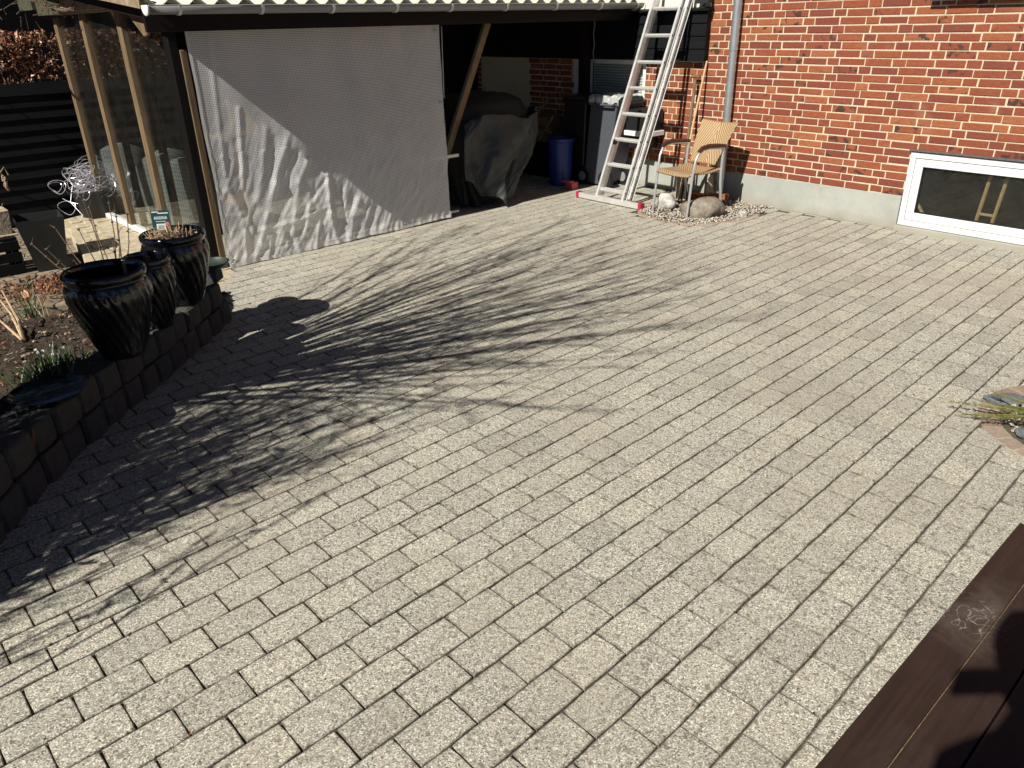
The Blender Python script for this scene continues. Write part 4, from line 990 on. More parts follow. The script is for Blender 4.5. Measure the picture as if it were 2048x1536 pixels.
for k in range(6):
    a = k * 1.047; d = s1 * math.cos(a) + s2 * math.sin(a); tt = ax.cross(d); m.new()
    V = [cc, cc + ax * .035 + d * .022 - tt * .013, cc + ax * .035 + d * .022 + tt * .013, cc + ax * .072 + d * .026 - tt * .011, cc + ax * .072 + d * .026 + tt * .011, cc + ax * .092 + d * .022]
    m.add(V, [(0, 1, 2), (1, 3, 4, 2), (3, 5, 4)], world=True)
m.build('petals', M['crocus'], cr_)

# ------------------------------------------------------------------ left background objects
m = MB(seed=6)
def sqpot(mb, c, wt, wb, h, yaw, th=.012):
    fr = frame((c[0], c[1], 0), yaw); mb.fr = fr; z0 = c[2]
    o0 = [(-wb, -wb, z0), (wb, -wb, z0), (wb, wb, z0), (-wb, wb, z0)]; o1 = [(-wt, -wt, z0 + h), (wt, -wt, z0 + h), (wt, wt, z0 + h), (-wt, wt, z0 + h)]
    wi = wt - th; wj = wb - th; i1 = [(-wi, -wi, z0 + h), (wi, -wi, z0 + h), (wi, wi, z0 + h), (-wi, wi, z0 + h)]; k = .35; wk = wj + (wi - wj) * k; i0 = [(-wk, -wk, z0 + h * k), (wk, -wk, z0 + h * k), (wk, wk, z0 + h * k), (-wk, wk, z0 + h * k)]
    mb.new(); mb.add(o0 + o1 + i1 + i0, [(3, 2, 1, 0)] + [(a + i, a + (i + 1) % 4, a + 4 + (i + 1) % 4, a + 4 + i) for a in (0, 4, 8) for i in range(4)] + [(12, 13, 14, 15)])
sqpot(m, (-4.10, 6.60, -.10), .185, .115, .46, 35); m.build('square_planter', M['planter_black'], loc=(-4.10, 6.60, -.10), label='tall tapered black square woven planter standing empty by the fence', cat='planter')
TC = (-4.43, 8.20, 0.0)
m = MB(seed=6); m.lathe(TC, [(.001, 0), (.15, 0), (.205, .26), (.215, .275), (.205, .285), (.195, .27), (.145, .02), (.001, .02)], 40); tub = m.build('black_tub', M['plastic_black'], loc=TC, smooth=True, label='round black plastic tub on the terrace slab full of tangled wire lights', cat='tub')
m = MB(seed=21); r_ = m.rng; c = Vector((TC[0] - .03, TC[1], .34))
for i in range(46):
    rr = r_.uniform(.05, .20); cx = c + Vector((r_.gauss(0, .06), r_.gauss(0, .05), r_.gauss(.03, .07))); nrm = Vector((r_.gauss(0, .6), r_.gauss(0, .6), 1)).normalized(); a1 = nrm.cross(Vector((1, 0, 0))).normalized(); a2 = nrm.cross(a1); ph = r_.uniform(0, 6.28); sw = r_.uniform(3.5, 9)
    m.tube([cx + (a1 * math.cos(ph + t * sw) + a2 * math.sin(ph + t * sw)) * rr * (1 + .15 * math.sin(t * 7 + i)) + nrm * (.05 * math.sin(t * 5 + i)) for t in [k / 22 for k in range(23)]], .0026, 5, world=True)
for (dx, dy, dz, rr, sx) in ((-.30, -.05, -.02, .09, 1), (-.32, -.05, -.02, .065, 1), (-.20, -.15, -.22, .09, 1), (.26, .0, -.05, .11, 1), (.05, -.22, -.08, .06, 1), (.20, -.08, -.02, .13, 1)):
    cx = c + Vector((dx, dy, dz)); m.tube([cx + Vector((math.cos(t) * rr, .03 * math.sin(2 * t), math.sin(t) * rr * .8)) for t in [k * .314 for k in range(21)]], .003, 5, world=True)
m.tube([c + Vector((-.1, -.12, 0)), c + Vector((-.12, -.2, -.15)), c + Vector((.0, -.25, -.28)), c + Vector((-.02, -.3, -.335))], .003, 5, world=True)
m.build('wire_tangle', M['wire'], loc=tuple(c), smooth=True, label='tangle of shiny silver wire string lights heaped over the black tub', cat='wire lights')
# low dark slatted bench with a stone trough
bc = thing('slatted_bench', pt(CA, -2.2, 1.7, -.1), 'low black slatted bench along the fence at the left edge', 'bench')
m = MB(CA, 5)
for k in range(4): m.box(-3.6, -1.17, 1.52 + k * .1, 1.61 + k * .1, .19, .214)
m.build('seat', M['black_boards'], bc, bevel=.002)
m = MB(CA, 5)
for k in range(3): m.box(-3.6, -1.17, 1.50, 1.518, -.09 + k * .10, -.01 + k * .10)
m.build('front_slats', M['black_boards'], bc, bevel=.002)
for t_ in (-3.5, -2.4, -1.23):
    for b_ in (1.53, 1.84): m = MB(CA, 6); m.box(t_, t_ + .05, b_, b_ + .05, -.14, .19); m.build('leg', M['black_boards'], bc)
c = pt(CA, -1.27, 1.70, .216)
tr = thing('stone_trough', tuple(c), 'small pale square stone plant trough on the bench at the left edge', 'plant trough')
m = MB(seed=2); sqpot(m, (c.x, c.y, c.z + .02), .115, .10, .20, 42, .03); m.build('trough', M['stone_trough'], tr, bevel=.006)
m = MB(frame((c.x, c.y, 0), 42), 2); m.box(-.13, .13, -.13, .13, c.z, c.z + .018, jit=.002); m.build('base_slab', M['stone_trough'], tr, bevel=.004)
m = MB(seed=22); r_ = m.rng
for i in range(26):
    a = r_.uniform(0, 6.28); q = r_.uniform(0, .08); x, y = c.x + q * math.cos(a), c.y + q * math.sin(a); m.tube([(x, y, c.z + .14), (x + r_.gauss(0, .03), y + r_.gauss(0, .03), c.z + .2 + r_.uniform(.02, .12))], [.003, .0015], 4)
m.build('dry_plant', M['straw'], loc=(c.x, c.y, c.z + .14), label='withered pale plant in the stone trough', cat='dry plant')
m = MB(seed=23); c2 = pt(CA, -.80, 3.3, .46)
m.tube([c2 + Vector((-.25, 0, .02)), c2 + Vector((-.08, 0, .02)), c2 + Vector((.0, 0, .10)), c2 + Vector((.02, .0, .02))], [.008, .010, .008, .006], 6, world=True)
for k in range(9): m.rock(tuple(c2 + Vector((-.03 + m.rng.uniform(-.02, .03), 0, -.015 * k))), .018, 1, .5, squash=(.8, .8, 1.4))
m.build('dead_seed_head', M['raw_wood'], loc=tuple(c2), label='brown dried seed head hanging against the black fence at the left edge', cat='seed head')
# bamboo cane under the roof corner and vine shoots
m = MB(CA, 9); m.tube([(-.62, 2.75, 1.66), (-.66, 3.0, 1.82), (-.70, 3.4, 2.10)], [.012, .040, .055], 12, tint=True)
m.build('bamboo_cane', M['post_wood'], loc=pt(CA, -.62, 2.75, 1.66), smooth=True, label='thick tapered bamboo cane hanging down at the top left corner', cat='bamboo cane')
m = MB(CA, 24); r_ = m.rng
m.tube([(-.18, 2.5 - .08 * k, 2.02 - .05 * math.sin(k * .32)) for k in range(22)], [.012] * 12 + [.009] * 10, 7)
for i in range(26):
    b_ = r_.uniform(.9, 3.6); t_ = r_.uniform(-.6, -.18); z = r_.uniform(1.92, 2.12)
    m.tube([(t_, b_, z), (t_ + r_.gauss(0, .06), b_ + r_.gauss(0, .12), z + r_.gauss(0, .04)), (t_ + r_.gauss(0, .1), b_ + r_.gauss(0, .2), z + r_.gauss(0, .08))], [.006, .004, .0025], 5)
for i in range(16):
    b_ = r_.uniform(2.9, 4.3); t_ = r_.uniform(-2.4, -.9); z = r_.uniform(1.75, 2.2); m.tube([(t_, b_, z), (t_ + r_.gauss(0, .12), b_ + r_.gauss(0, .12), z + r_.gauss(0, .10)), (t_ + r_.gauss(0, .25), b_ + r_.gauss(0, .2), z + r_.gauss(0, .2))], [.009, .006, .004], 5)
m.build('bare_vine', M['twig'], loc=pt(CA, -.18, 2, 2), label='bare climbing vine shoots trailing over the carport side beam', cat='vine')
# wicker armchairs behind the glass
def tubchair(t_, b_, yaw, label):
    fr = frame(tuple(pt(CA, t_, b_, 0)), yaw); c = pt(CA, t_, b_, 0)
    root = thing('wicker_armchair', tuple(c), label, 'wicker chair', 'grey wicker armchairs behind the glass screen')
    m = MB(fr, 1); V = []; n_ = 28
    def outer(a, b):
        th = R(-150 + 300 * a); h = .50 + .24 * (.5 + .5 * math.cos(max(-3.14, min(3.14, th * 1.5)))); z = .02 + (h - .02) * b; r = .26 + .04 * b + .012 * math.sin(b * 3); return (r * math.cos(th), r * math.sin(th), z)
    m.grid(40, 10, outer); o = m.build('shell', M['wicker'], root, smooth=True); s_ = o.modifiers.new('t', 'SOLIDIFY'); s_.thickness = .05
    m = MB(fr, 1); m.lathe((0, 0, .34), [(.001, 0), (.25, 0), (.27, .04), (.25, .10), (.001, .11)], 28); m.build('cushion', M['cushion'], root, smooth=True)
    m = MB(fr, 1); m.lathe((0, 0, .05), [(.24, 0), (.25, .28)], 28); m.build('base', M['wicker'], root, smooth=True)
tubchair(.34, 1.42, -70, 'nearest grey wicker armchair behind the glass screen, beside the black corner post')
tubchair(.42, 2.15, -60, 'middle grey wicker armchair behind the glass screen')
tubchair(.30, 2.95, -75, 'farthest grey wicker armchair behind the glass screen, near the fence')

# ------------------------------------------------------------------ barbecue under covers
bb = thing('covered_barbecue', tuple(pt(CA, 3.15, .42, 0)), 'large barbecue hidden under a rumpled black cover in the open carport bay', 'barbecue')
def bbq_ring(th, k):
    # k 0..1 from floor to crown ; centre and half widths in carport frame
    H_ = 1.15; k = max(0.0, min(1.0, k))
    keys = [(0, 2.96, .42, .23, .30), (.25, 3.0, .44, .30, .32), (.42, 3.08, .44, .46, .36), (.60, 3.12, .42, .58, .40), (.78, 3.14, .42, .60, .40), (.90, 3.14, .42, .52, .36), (.965, 3.12, .42, .36, .26), (1.0, 3.10, .42, .02, .02)]
    for a, b in zip(keys, keys[1:]):
        if a[0] <= k <= b[0]:
            f = (k - a[0]) / (b[0] - a[0]); cx, cy, rx, ry = [a[i] + (b[i] - a[i]) * f for i in (1, 2, 3, 4)]; break
    e = .75; c_, s_ = math.cos(th), math.sin(th)
    x = rx * math.copysign(abs(c_) ** e, c_); y = ry * math.copysign(abs(s_) ** e, s_)
    fold = .035 * math.sin(9 * th + 3 * math.sin(k * 4)) * (1 - k) + .03 * mno.noise(Vector((math.cos(th) * 2.5, math.sin(th) * 2.5, k * 3)))
    f = 1 + fold / max(.2, math.hypot(x, y)) if k < .95 else 1
    return cx + x * f, cy + y * f, k * H_ + .02 * mno.noise(Vector((x * 6, y * 6, 3)))
m = MB(CA); m.grid(120, 50, lambda a, b: bbq_ring(a * 2 * math.pi, b)); m.build('black_cover', M['cover_black'], bb, smooth=True, angle=180)
m = MB(CA); m.box(2.75, 3.4, .2, .7, .02, .5); m.build('cabinet', M['plastic_black'], bb)
def sheet(a, b):
    th = R(-128 + 125 * a); k = .80 - .07 * abs(a - .5) + .05 * math.sin(a * 9); kb = .02 + .26 * max(0, .42 - a) / .42 + .22 * max(0, a - .66) / .34 + .03 * math.sin(a * 23)
    kk = kb + (k - kb) * b; x, y, z = bbq_ring(th, kk); fl = .075 + .11 * (1 - b) * (1 + .5 * math.sin(a * 14 + 1)) * (.4 + a)
    fo = .040 * math.sin(a * 21 + 2.5 * math.sin(b * 3.5)) * (1.2 - b) + .03 * mno.noise(Vector((a * 5, b * 2, 2))) + .075 * (.5 - abs(mno.noise(Vector((a * 9 + b * 2, b * 2.2, 12))))) + .02 * (.5 - abs(mno.noise(Vector((a * 19 - b * 5, b * 5, 22)))))
    cx, cy = 3.08, .42; d = math.hypot(x - cx, y - cy); f = 1 + (fl + fo) / d; return cx + (x - cx) * f, cy + (y - cy) * f, z + .012 * mno.noise(Vector((a * 14, b * 9, 7)))
m = MB(CA); m.grid(150, 70, sheet); m.build('grey_tarpaulin', M['cover_grey'], loc=tuple(pt(CA, 3.1, .0, .4)), smooth=True, angle=180, label='crumpled grey plastic sheet draped over the front of the black barbecue cover', cat='tarpaulin')

# ------------------------------------------------------------------ bins and clutter by the house wall
def wheelie(u0, u1, d0, d1, h, mat, lidmat, label, skew=0.0, tub=.06, seedv=0):
    root = thing('wheelie_bin', tuple(pt(HO, (u0 + u1) / 2, (d0 + d1) / 2, 0)), label, 'wheelie bin')
    m = MB(HO)
    m.hexa([(u0, d0 + tub, .06), (u1 - tub, d0 + tub, .06), (u1 - tub, d1 - tub, .02), (u0, d1 - tub, .02)], [(u0 + skew, d0, h - .06), (u1 + skew, d0, h - .06), (u1 + skew, d1, h - .06), (u0 + skew, d1, h - .06)])
    m.build('body', mat, root, bevel=.018, segs=3)
    m = MB(HO); m.box(u0 + skew - .015, u1 + skew + .015, d0 - .015, d1 + .015, h - .075, h - .045); m.build('rim', mat, root, bevel=.006, segs=2)
    m = MB(HO); m.hexa([(u0 + skew - .02, d0 - .02, h - .043), (u1 + skew + .02, d0 - .02, h - .043), (u1 + skew + .02, d1 + .03, h - .043), (u0 + skew - .02, d1 + .03, h - .043)], [(u0 + skew + .01, d0 + .0, h + .012), (u1 + skew - .01, d0 + .0, h + .012), (u1 + skew - .03, d1 - .02, h - .005), (u0 + skew + .03, d1 - .02, h - .005)]); m.build('lid', lidmat, root, bevel=.012, segs=3)
    for d_ in (d0 + .07, d1 - .05):
        m = MB(HO); m.tube([(u1 - .03, d_ - .02, .10), (u1 - .03, d_ + .03, .10)], .10, 24); wh = m.build('wheel', M['plastic_black'], root, smooth=True, angle=30)
        m = MB(HO); m.tube([(u1 - .03, d_ + .03, .10), (u1 - .03, d_ + .036, .10)], .055, 20); m.build('hub', M['grey_pvc'], wh, smooth=True, angle=30)
    m = MB(HO); m.tube([(u0 + skew + .03, d1 + .03, h - .06), (u0 + skew + .03, d1 + .055, h - .065), (u1 + skew - .03, d1 + .055, h - .065), (u1 + skew - .03, d1 + .03, h - .06)], .012, 8); m.build('handle', mat, root, smooth=True)
    return root
wheelie(-2.86, -2.50, .10, .46, 1.00, M['plastic_black'], M['plastic_black'], 'black wheelie bin behind the grey bin, next to the blue bucket', .03)
wheelie(-2.53, -2.12, .05, .48, 1.0, M['bin_grey'], M['bin_green'], 'grey wheelie bin with plastic film over its green lid, behind the ladder', .15)
m = MB(HO, 3)
def film(a, b):
    u = -2.37 + .46 * a; d = .06 + .50 * b; z = 1.008 + .022 * mno.noise(Vector((a * 7, b * 7, 0))); 
    if b > .86: z -= (b - .86) * .55 + .02 * math.sin(a * 20); d = .06 + .50 * .86 + .03 + .012 * math.sin(a * 26)
    return (u, d, z + .012)
m.grid(60, 40, film); m.build('plastic_film', M['film'], loc=tuple(pt(HO, -2.1, .3, 1.0)), smooth=True, angle=180, label='crumpled clear plastic film lying over the green bin lid', cat='plastic film')
m = MB(HO, 4); m.box(-2.50, -2.36, .74, .82, .085, .102, jit=.004); m.box(-2.46, -2.36, .68, .78, .0, .082); m.build('foot_pedal', M['pink_plastic'], loc=tuple(pt(HO, -2.57, .7, 0)), bevel=.004, label='faded red plastic foot wedge on the floor in front of the grey bin', cat='foot wedge')
C3 = pt(HO, -2.70, .64, 0)
m = MB(HO, 5); bk_ = (C3.x, C3.y, 0.0)
mm = MB(seed=5); mm.lathe(bk_, [(.001, 0), (.12, 0), (.138, .22), (.15, .50), (.162, .51), (.162, .545), (.148, .545), (.132, .25), (.13, .02), (.001, .02)], 40); bu = mm.build('blue_bucket', M['bin_blue'], loc=bk_, smooth=True, angle=35, label='tall round blue plastic bucket between barbecue and black bin', cat='bucket')
m = MB(HO, 6); m.hexa([(-3.75, .08, .42), (-3.20, .08, .42), (-3.20, .40, .42), (-3.75, .40, .42)], [(-3.75, .08, .72), (-3.20, .08, .70), (-3.20, .40, .72), (-3.75, .40, .70)]); m.build('cardboard_box', M['cardboard'], loc=tuple(pt(HO, -3.5, .25, .42)), label='brown cardboard box on the crate behind the blue bucket', cat='box')
m = MB(HO, 6)
for k in range(4): m.box(-3.80, -3.15, .06, .44, .0 + k * .105, .09 + k * .105)
m.build('wooden_crate', M['brown_boards'], loc=tuple(pt(HO, -3.5, .25, 0)), bevel=.003, label='dark wooden crate standing against the brick wall behind the blue bucket', cat='crate')
for i, (a, b) in enumerate((((-3.72, .50, .30), (-3.10, .46, .95)), ((-3.60, .47, .40), (-3.05, .50, .60)), ((-3.25, .48, .45), (-3.05, .42, .75)), ((-3.65, .52, .62), (-3.05, .45, .56)))):
    m = MB(HO, 7 + i); m.bar(a, b, .022, .022); m.build('wood_batten', M['brace_wood'], loc=tuple(pt(HO, *a)), label=('longest wood batten slanting steeply across the cardboard box', 'thin wood batten lying low over the crate', 'short steep wood batten nearest the bins', 'nearly level wood batten across the cardboard box')[i], cat='batten')
bxk = thing('wall_box', tuple(pt(HO, -1.80, .2, 0)), 'small black wall box with a white ledge half hidden behind the ladder', 'wall box')
m = MB(HO, 8); m.box(-1.99, -1.68, .03, .30, .66, .88); m.build('upper_box', M['plastic_black'], bxk, bevel=.006)
m = MB(HO, 8); m.box(-1.97, -1.74, .03, .26, .46, .60); m.build('lower_box', M['plastic_black'], bxk, bevel=.006)
m = MB(HO, 8); m.box(-2.00, -1.66, .02, .32, .602, .655); m.build('ledge', M['white_frame'], bxk, bevel=.004)
for u_ in (-1.98, -1.70):
    m = MB(HO, 8); m.box(u_, u_ + .02, .008, .03, .30, .60); m.build('bracket', M['plastic_black'], bxk)
# star ornament
m = MB(CA, 1); c_ = (2.62, .40, 1.50); P = []
for k in range(8): r0 = .042 if k % 2 == 0 else .014; a = k * math.pi / 4 + math.pi / 2; P.append((c_[0] + r0 * math.cos(a), c_[1], c_[2] + r0 * math.sin(a) * 1.2))
V = P + [(c_[0], c_[1] - .012, c_[2]), (c_[0], c_[1] + .012, c_[2])]
m.new(); m.add(V, [(k, (k + 1) % 8, 8) for k in range(8)] + [((k + 1) % 8, k, 9) for k in range(8)]); m.tube([(c_[0], c_[1], 1.54), (c_[0], c_[1], 1.84)], .0012, 4)
m.build('star_ornament', M['bracket'], loc=tuple(pt(CA, *c_)), label='small grey star ornament hanging in the dark carport opening', cat='ornament')

# ------------------------------------------------------------------ aluminium ladder
BASE_D = 1.012; SL = BASE_D - .03; ZT = 2.45
def lp(u, z, off=0.0):      # point on the ladder plane; off = towards the wall / behind
    d = BASE_D - (BASE_D / ZT) * z; return (u, d - off, z)
LN = Vector((0, ZT, BASE_D)).normalized()   # in (d, z) sense, plane normal towards camera
ladder = thing('extension_ladder', tuple(pt(HO, -1.55, BASE_D, 0)), 'aluminium extension ladder with red end caps leaning against the house wall beside the cane chair', 'ladder')
ZM = 2.40
def rail(u, off, z0, z1, w=.024, h=.062):
    m = MB(HO); a = lp(u, z0, off); b = lp(u, z1, off)
    m.bar(a, b, w, .004, up=(0, ZT, BASE_D)) if False else None
    # channel section: web plus two flanges
    m.bar(a, b, .0035, h, up=(0, ZT, BASE_D))
    s_ = 1
    fa = .5 * (h - .003); nd, nz = ZT / math.hypot(ZT, BASE_D), BASE_D / math.hypot(ZT, BASE_D)
    for sg in (-1, 1):
        A = (a[0] + w / 2 * (1 if u < -1.55 else -1) * -1, a[1] + sg * fa * nd, a[2] + sg * fa * nz); B = (b[0] + w / 2 * (1 if u < -1.55 else -1) * -1, b[1] + sg * fa * nd, b[2] + sg * fa * nz)
        m.bar(A, B, w, .0035, up=(0, ZT, BASE_D))
    return m
for u, off, z0, z1 in ((-1.735, 0, .03, ZM), (-1.385, 0, .03, ZM), (-1.748, .060, .06, ZM + .05), (-1.347, .060, .06, ZM + .05)):
    rail(u, off, z0, z1).build('rail', M['alu'], ladder, bevel=.0012)
zr = .125
while zr < ZM:
    for (ua, ub, off, dz) in ((-1.732, -1.388, 0, 0), (-1.745, -1.350, .060, -.004)):
        if zr + dz > ZM: continue
        a = lp(ua, zr + dz, off); b = lp(ub, zr + dz, off); m = MB(HO); m.bar(a, b, .032, .026, up=(0, ZT * .2, 1)); m.build('rung', M['alu'], ladder, bevel=.005, segs=2)
    for (uu, off, sg) in ((-1.383, 0, 1), (-1.345, .060, 1)):
        m = MB(HO); a = lp(uu, zr, off); m.tube([a, (a[0] + .003 * sg, a[1], a[2])], .011, 12); m.build('rung_end', M['hole'], ladder)
    zr += .251
m = MB(HO); m.box(-2.005, -1.125, BASE_D - .030, BASE_D + .024, .008, .062); m.build('stabiliser_bar', M['alu'], ladder, bevel=.004)
for u0, u1 in ((-2.035, -1.995), (-1.135, -1.095)):
    m = MB(HO); m.box(u0, u1, BASE_D - .036, BASE_D + .032, .0, .072); m.build('end_cap', M['red_plastic'], ladder, bevel=.006, segs=2)
m = MB(HO); a = lp(-1.74, .60, .0); m.tube([(a[0] - .012, a[1], a[2]), (a[0] + .02, a[1], a[2])], .030, 16); m.build('latch', M['hole'], ladder, smooth=True, angle=40)

# ------------------------------------------------------------------ cane chair
# house frame: front legs at (-.985,.95) and (-.515,1.0); back legs near (-.50,.50) and (-.96,.45)
fc = Vector((-.75, .975)); bcn = Vector((-.735, .475)); cc = (fc + bcn) / 2
fx = Vector((.47, .052)).normalized(); fy = Vector((-fx.y, fx.x))
def ch(x, y, z):   # chair frame: x to its image right, y towards its front
    q = cc + fx * x + fy * y; return (q.x, q.y, z)
chair = thing('cane_armchair', tuple(pt(HO, cc.x, cc.y, 0)), 'stackable garden armchair with honey coloured woven cane seat and back on silver legs', 'chair')
CR = 'silver'
for s_ in (-1, 1):
    m = MB(HO); x = .235 * s_
    m.tube([ch(x, .255, .0), ch(x, .235, .20), ch(x, .215, .42), ch(x * 1.02, .195, .55), ch(x * 1.03, .16, .615), ch(x * 1.03, .10, .645), ch(x * 1.03, .02, .652), ch(x * 1.02, -.14, .640), ch(x, -.19, .635)], .0125, 12); m.build('front_leg', M[CR], chair, smooth=True)
    m = MB(HO); m.tube([ch(x, -.235, .0), ch(x, -.215, .14), ch(x, -.190, .30), ch(x, -.185, .42), ch(x * .99, -.195, .64)], .0135, 12); m.build('back_leg', M[CR], chair, smooth=True)
    m = MB(HO); m.tube([ch(x * 1.03, .165, .628), ch(x * 1.04, .12, .660), ch(x * 1.04, .03, .672), ch(x * 1.03, -.10, .664), ch(x, -.21, .652)], [.016, .022, .023, .021, .016], 12); m.build('armrest', M['arm_wood'], chair, smooth=True)
m = MB(HO); m.tube([ch(-.225, .20, .405), ch(.225, .20, .405)], .011, 10); m.tube([ch(-.225, -.18, .405), ch(.225, -.18, .405)], .011, 10); m.build('crossbar', M[CR], chair, smooth=True)
m = MB(HO)
def seat(a, b):
    x = (-.5 + a) * .46 * (1 - .06 * (1 - b)); y = .255 - .46 * b; z = .440 - .022 * math.sin(math.pi * b) - .012 * math.sin(math.pi * a) - (.030 * max(0, .15 - b) / .15)
    return ch(x, y, z)
m.grid(24, 24, seat); o = m.build('seat', M['rattan'], chair, smooth=True); s_ = o.modifiers.new('t', 'SOLIDIFY'); s_.thickness = .016
m = MB(HO)
def back(a, b):
    wd = .36 + .10 * b; x = (-.5 + a) * wd; z = .455 + .385 * b; y = -.175 - .195 * b - .030 * math.sin(math.pi * a) + .02 * math.sin(math.pi * b); z -= .018 * (1 - math.sin(math.pi * a)) * b * -1
    return ch(x, y, z)
m.grid(24, 24, back); o = m.build('backrest', M['rattan'], chair, smooth=True); s_ = o.modifiers.new('t', 'SOLIDIFY'); s_.thickness = .014

# ------------------------------------------------------------------ tools at the wall
sh = thing('garden_spade', tuple(pt(HO, -1.17, .33, .02)), 'old garden spade with T-shaped wooden handle leaning against the brick wall', 'spade')
def shp(k, off=0): return (-1.13 - .12 * k + off, .34 - .27 * k, .02 + 1.20 * k)
m = MB(HO); m.tube([shp(.30), shp(.98)], .0165, 12); m.build('shaft', M['post_wood'], sh, smooth=True)
m = MB(HO); a = shp(1.0); m.tube([(a[0] - .055, a[1], a[2] + .008), (a[0], a[1], a[2] + .012), (a[0] + .055, a[1], a[2] + .006)], [.014, .017, .014], 10); m.build('handle', M['post_wood'], sh, smooth=True)
m = MB(HO); a, b = shp(0), shp(.26); m.tube([shp(.24), shp(.34)], .020, 10); m.hexa([(a[0] - .06, a[1] + .004, a[2]), (a[0] + .06, a[1] + .004, a[2]), (a[0] + .06, a[1] + .008, a[2]), (a[0] - .06, a[1] + .008, a[2])], [(b[0] - .085, b[1] - .002, b[2]), (b[0] + .085, b[1] - .002, b[2]), (b[0] + .085, b[1] + .003, b[2]), (b[0] - .085, b[1] + .003, b[2])]); m.build('blade', M['plastic_black'], sh, bevel=.002)
m = MB(HO); m.tube([(-1.105, .40, .01), (-1.13, .22, .75), (-1.155, .03, 1.38)], [.013, .012, .011], 10); m.build('broom_handle', M['stick'], loc=tuple(pt(HO, -1.105, .40, .01)), smooth=True, label='thin pale wooden pole leaning on the wall right behind the spade', cat='pole')

# ------------------------------------------------------------------ gravel bed by the house
gb = MB(seed=1); gb.prism(BED_A_W, -.05, -.002); gb.build('gravel_base', M['joint'], kind='structure')
pb = MB(seed=101); r_ = pb.rng; n_ = 0
while n_ < 2800:
    u, d = r_.uniform(-1.3, -.15), r_.uniform(0.01, 1.25)
    if not inpoly(u, d, BED_A): continue
    p = pt(HO, u, d, 0); s_ = r_.uniform(.006, .014); pb.rock((p.x, p.y, .004 + r_.uniform(0, .012)), s_, 1, .2, squash=(1, .8, .65)); n_ += 1
pb.build('pebbles', M['pebble'], kind='stuff', smooth=True, angle=180)
def rk(u, d, r, mat, label, sq=(1, .8, .7), name='rock', seed=1, z=None, rough=.3):
    p = pt(HO, u, d, 0); m = MB(seed=seed); z = r * sq[2] * .55 if z is None else z; m.rock((p.x, p.y, z), r, 3, rough, squash=sq); return m.build(name, mat, loc=(p.x, p.y, 0), smooth=True, angle=50, label=label, cat=name.replace('_', ' '))
rk(-.965, .80, .105, M['rock_white'], 'white and grey quartz rock under the left front chair leg', (1, .8, 1.0), seed=4)
rk(-.48, .80, .20, M['rock_grey'], 'broad grey brown boulder lying between the front chair legs', (1.0, .6, .62), seed=6)
rk(-.80, .62, .065, M['rock_grey'], 'small smooth rock between the white rock and the boulder', (1, .9, .7), seed=8)
rk(-.20, .55, .05, M['rock_white'], 'small white rock at the right edge of the gravel bed by the plinth', (1, .8, .8), seed=9)
rk(-.86, .20, .11, M['rock_tan'], 'upright tan flat rock leaning on the wall behind the chair', (1.0, .35, 1.6), seed=10)
for i, (u, d, z, a) in enumerate(((-.84, .45, .10, 12), (-.68, .52, .07, -8), (-.62, .38, .12, 30))):
    p = pt(HO, u, d, 0); m = MB(frame((p.x, p.y, 0), -49.9 + a), 30 + i); m.box(-.10, .10, -.05, .05, z - .035, z + .025, jit=.006)
    m.build('broken_brick', M['rust'], loc=(p.x, p.y, z - .03), bevel=.008, segs=2, label=('rusty orange broken brick on top of the rocks, left one', 'rusty orange broken brick in front, lying lowest', 'rusty orange broken brick at the back, tilted')[i], cat='brick', group='broken bricks under the chair')
eg = MB(seed=103); r_ = eg.rng
poly = [Vector(q) for q in BED_A[:-1]]
acc = 0
m2 = []
for a, b in zip(poly, poly[1:]):
    L_ = (b - a).length; k = 0.0
    n_ = max(1, round(L_ / .12))
    for i in range(n_):
        p = a + (b - a) * (i + .5) / n_; dd = (b - a).normalized(); p3 = pt(HO, p.x, p.y, 0); yaw = math.degrees(math.atan2(*(reversed(tuple((HO[1] * dd.x + HO[2] * dd.y))[:2]))))
        eg.fr = frame((p3.x, p3.y, 0), yaw); eg.box(-L_ / n_ / 2 + .004, L_ / n_ / 2 - .004, -.028, .028, -.05, .004 + r_.uniform(0, .004), jit=.002)
eg.build('bed_edging', M['edging'], loc=tuple(pt(HO, -.7, 1.2, 0)), bevel=.005, label='row of small worn edging stones round the gravel bed under the chair', cat='bed edging')

# ------------------------------------------------------------------ round stone bed at the right
cx, cy = BED_B_C
m = MB(seed=1); m.lathe((cx, cy, 0), [(.001, -.004), (BED_B_R - .02, -.004), (BED_B_R - .02, -.06)], 48); m.build('gravel_base', M['joint'], kind='structure')
m = MB(seed=104); r_ = m.rng; na = 30
for i in range(na):
    a0 = 2 * math.pi * i / na + .006; a1 = 2 * math.pi * (i + 1) / na - .006; r0, r1 = BED_B_R - .10, BED_B_R - .004; z = .004 + r_.uniform(-.002, .004); m.new()
    V = [(cx + r * math.cos(a), cy + r * math.sin(a), zz) for zz in (-.05, z) for r, a in ((r0, a0), (r1, a0), (r1, a1), (r0, a1))]
    m.add(V, [(0, 3, 2, 1), (4, 5, 6, 7)] + [(k, (k + 1) % 4, 4 + (k + 1) % 4, 4 + k) for k in range(4)])
m.build('round_edging', M['edging'], loc=(cx, cy, 0), bevel=.005, label='ring of worn pinkish edging bricks round the stone bed at the right edge', cat='bed edging')
m = MB(seed=105); r_ = m.rng
for i in range(1300):
    a = r_.uniform(0, 6.28); q = (BED_B_R - .12) * math.sqrt(r_.random()); s_ = r_.uniform(.006, .014); m.rock((cx + q * math.cos(a), cy + q * math.sin(a), .004 + r_.uniform(0, .014)), s_, 1, .25, squash=(1, .8, .6))
m.build('pebbles', M['pebble'], kind='stuff', smooth=True, angle=180)
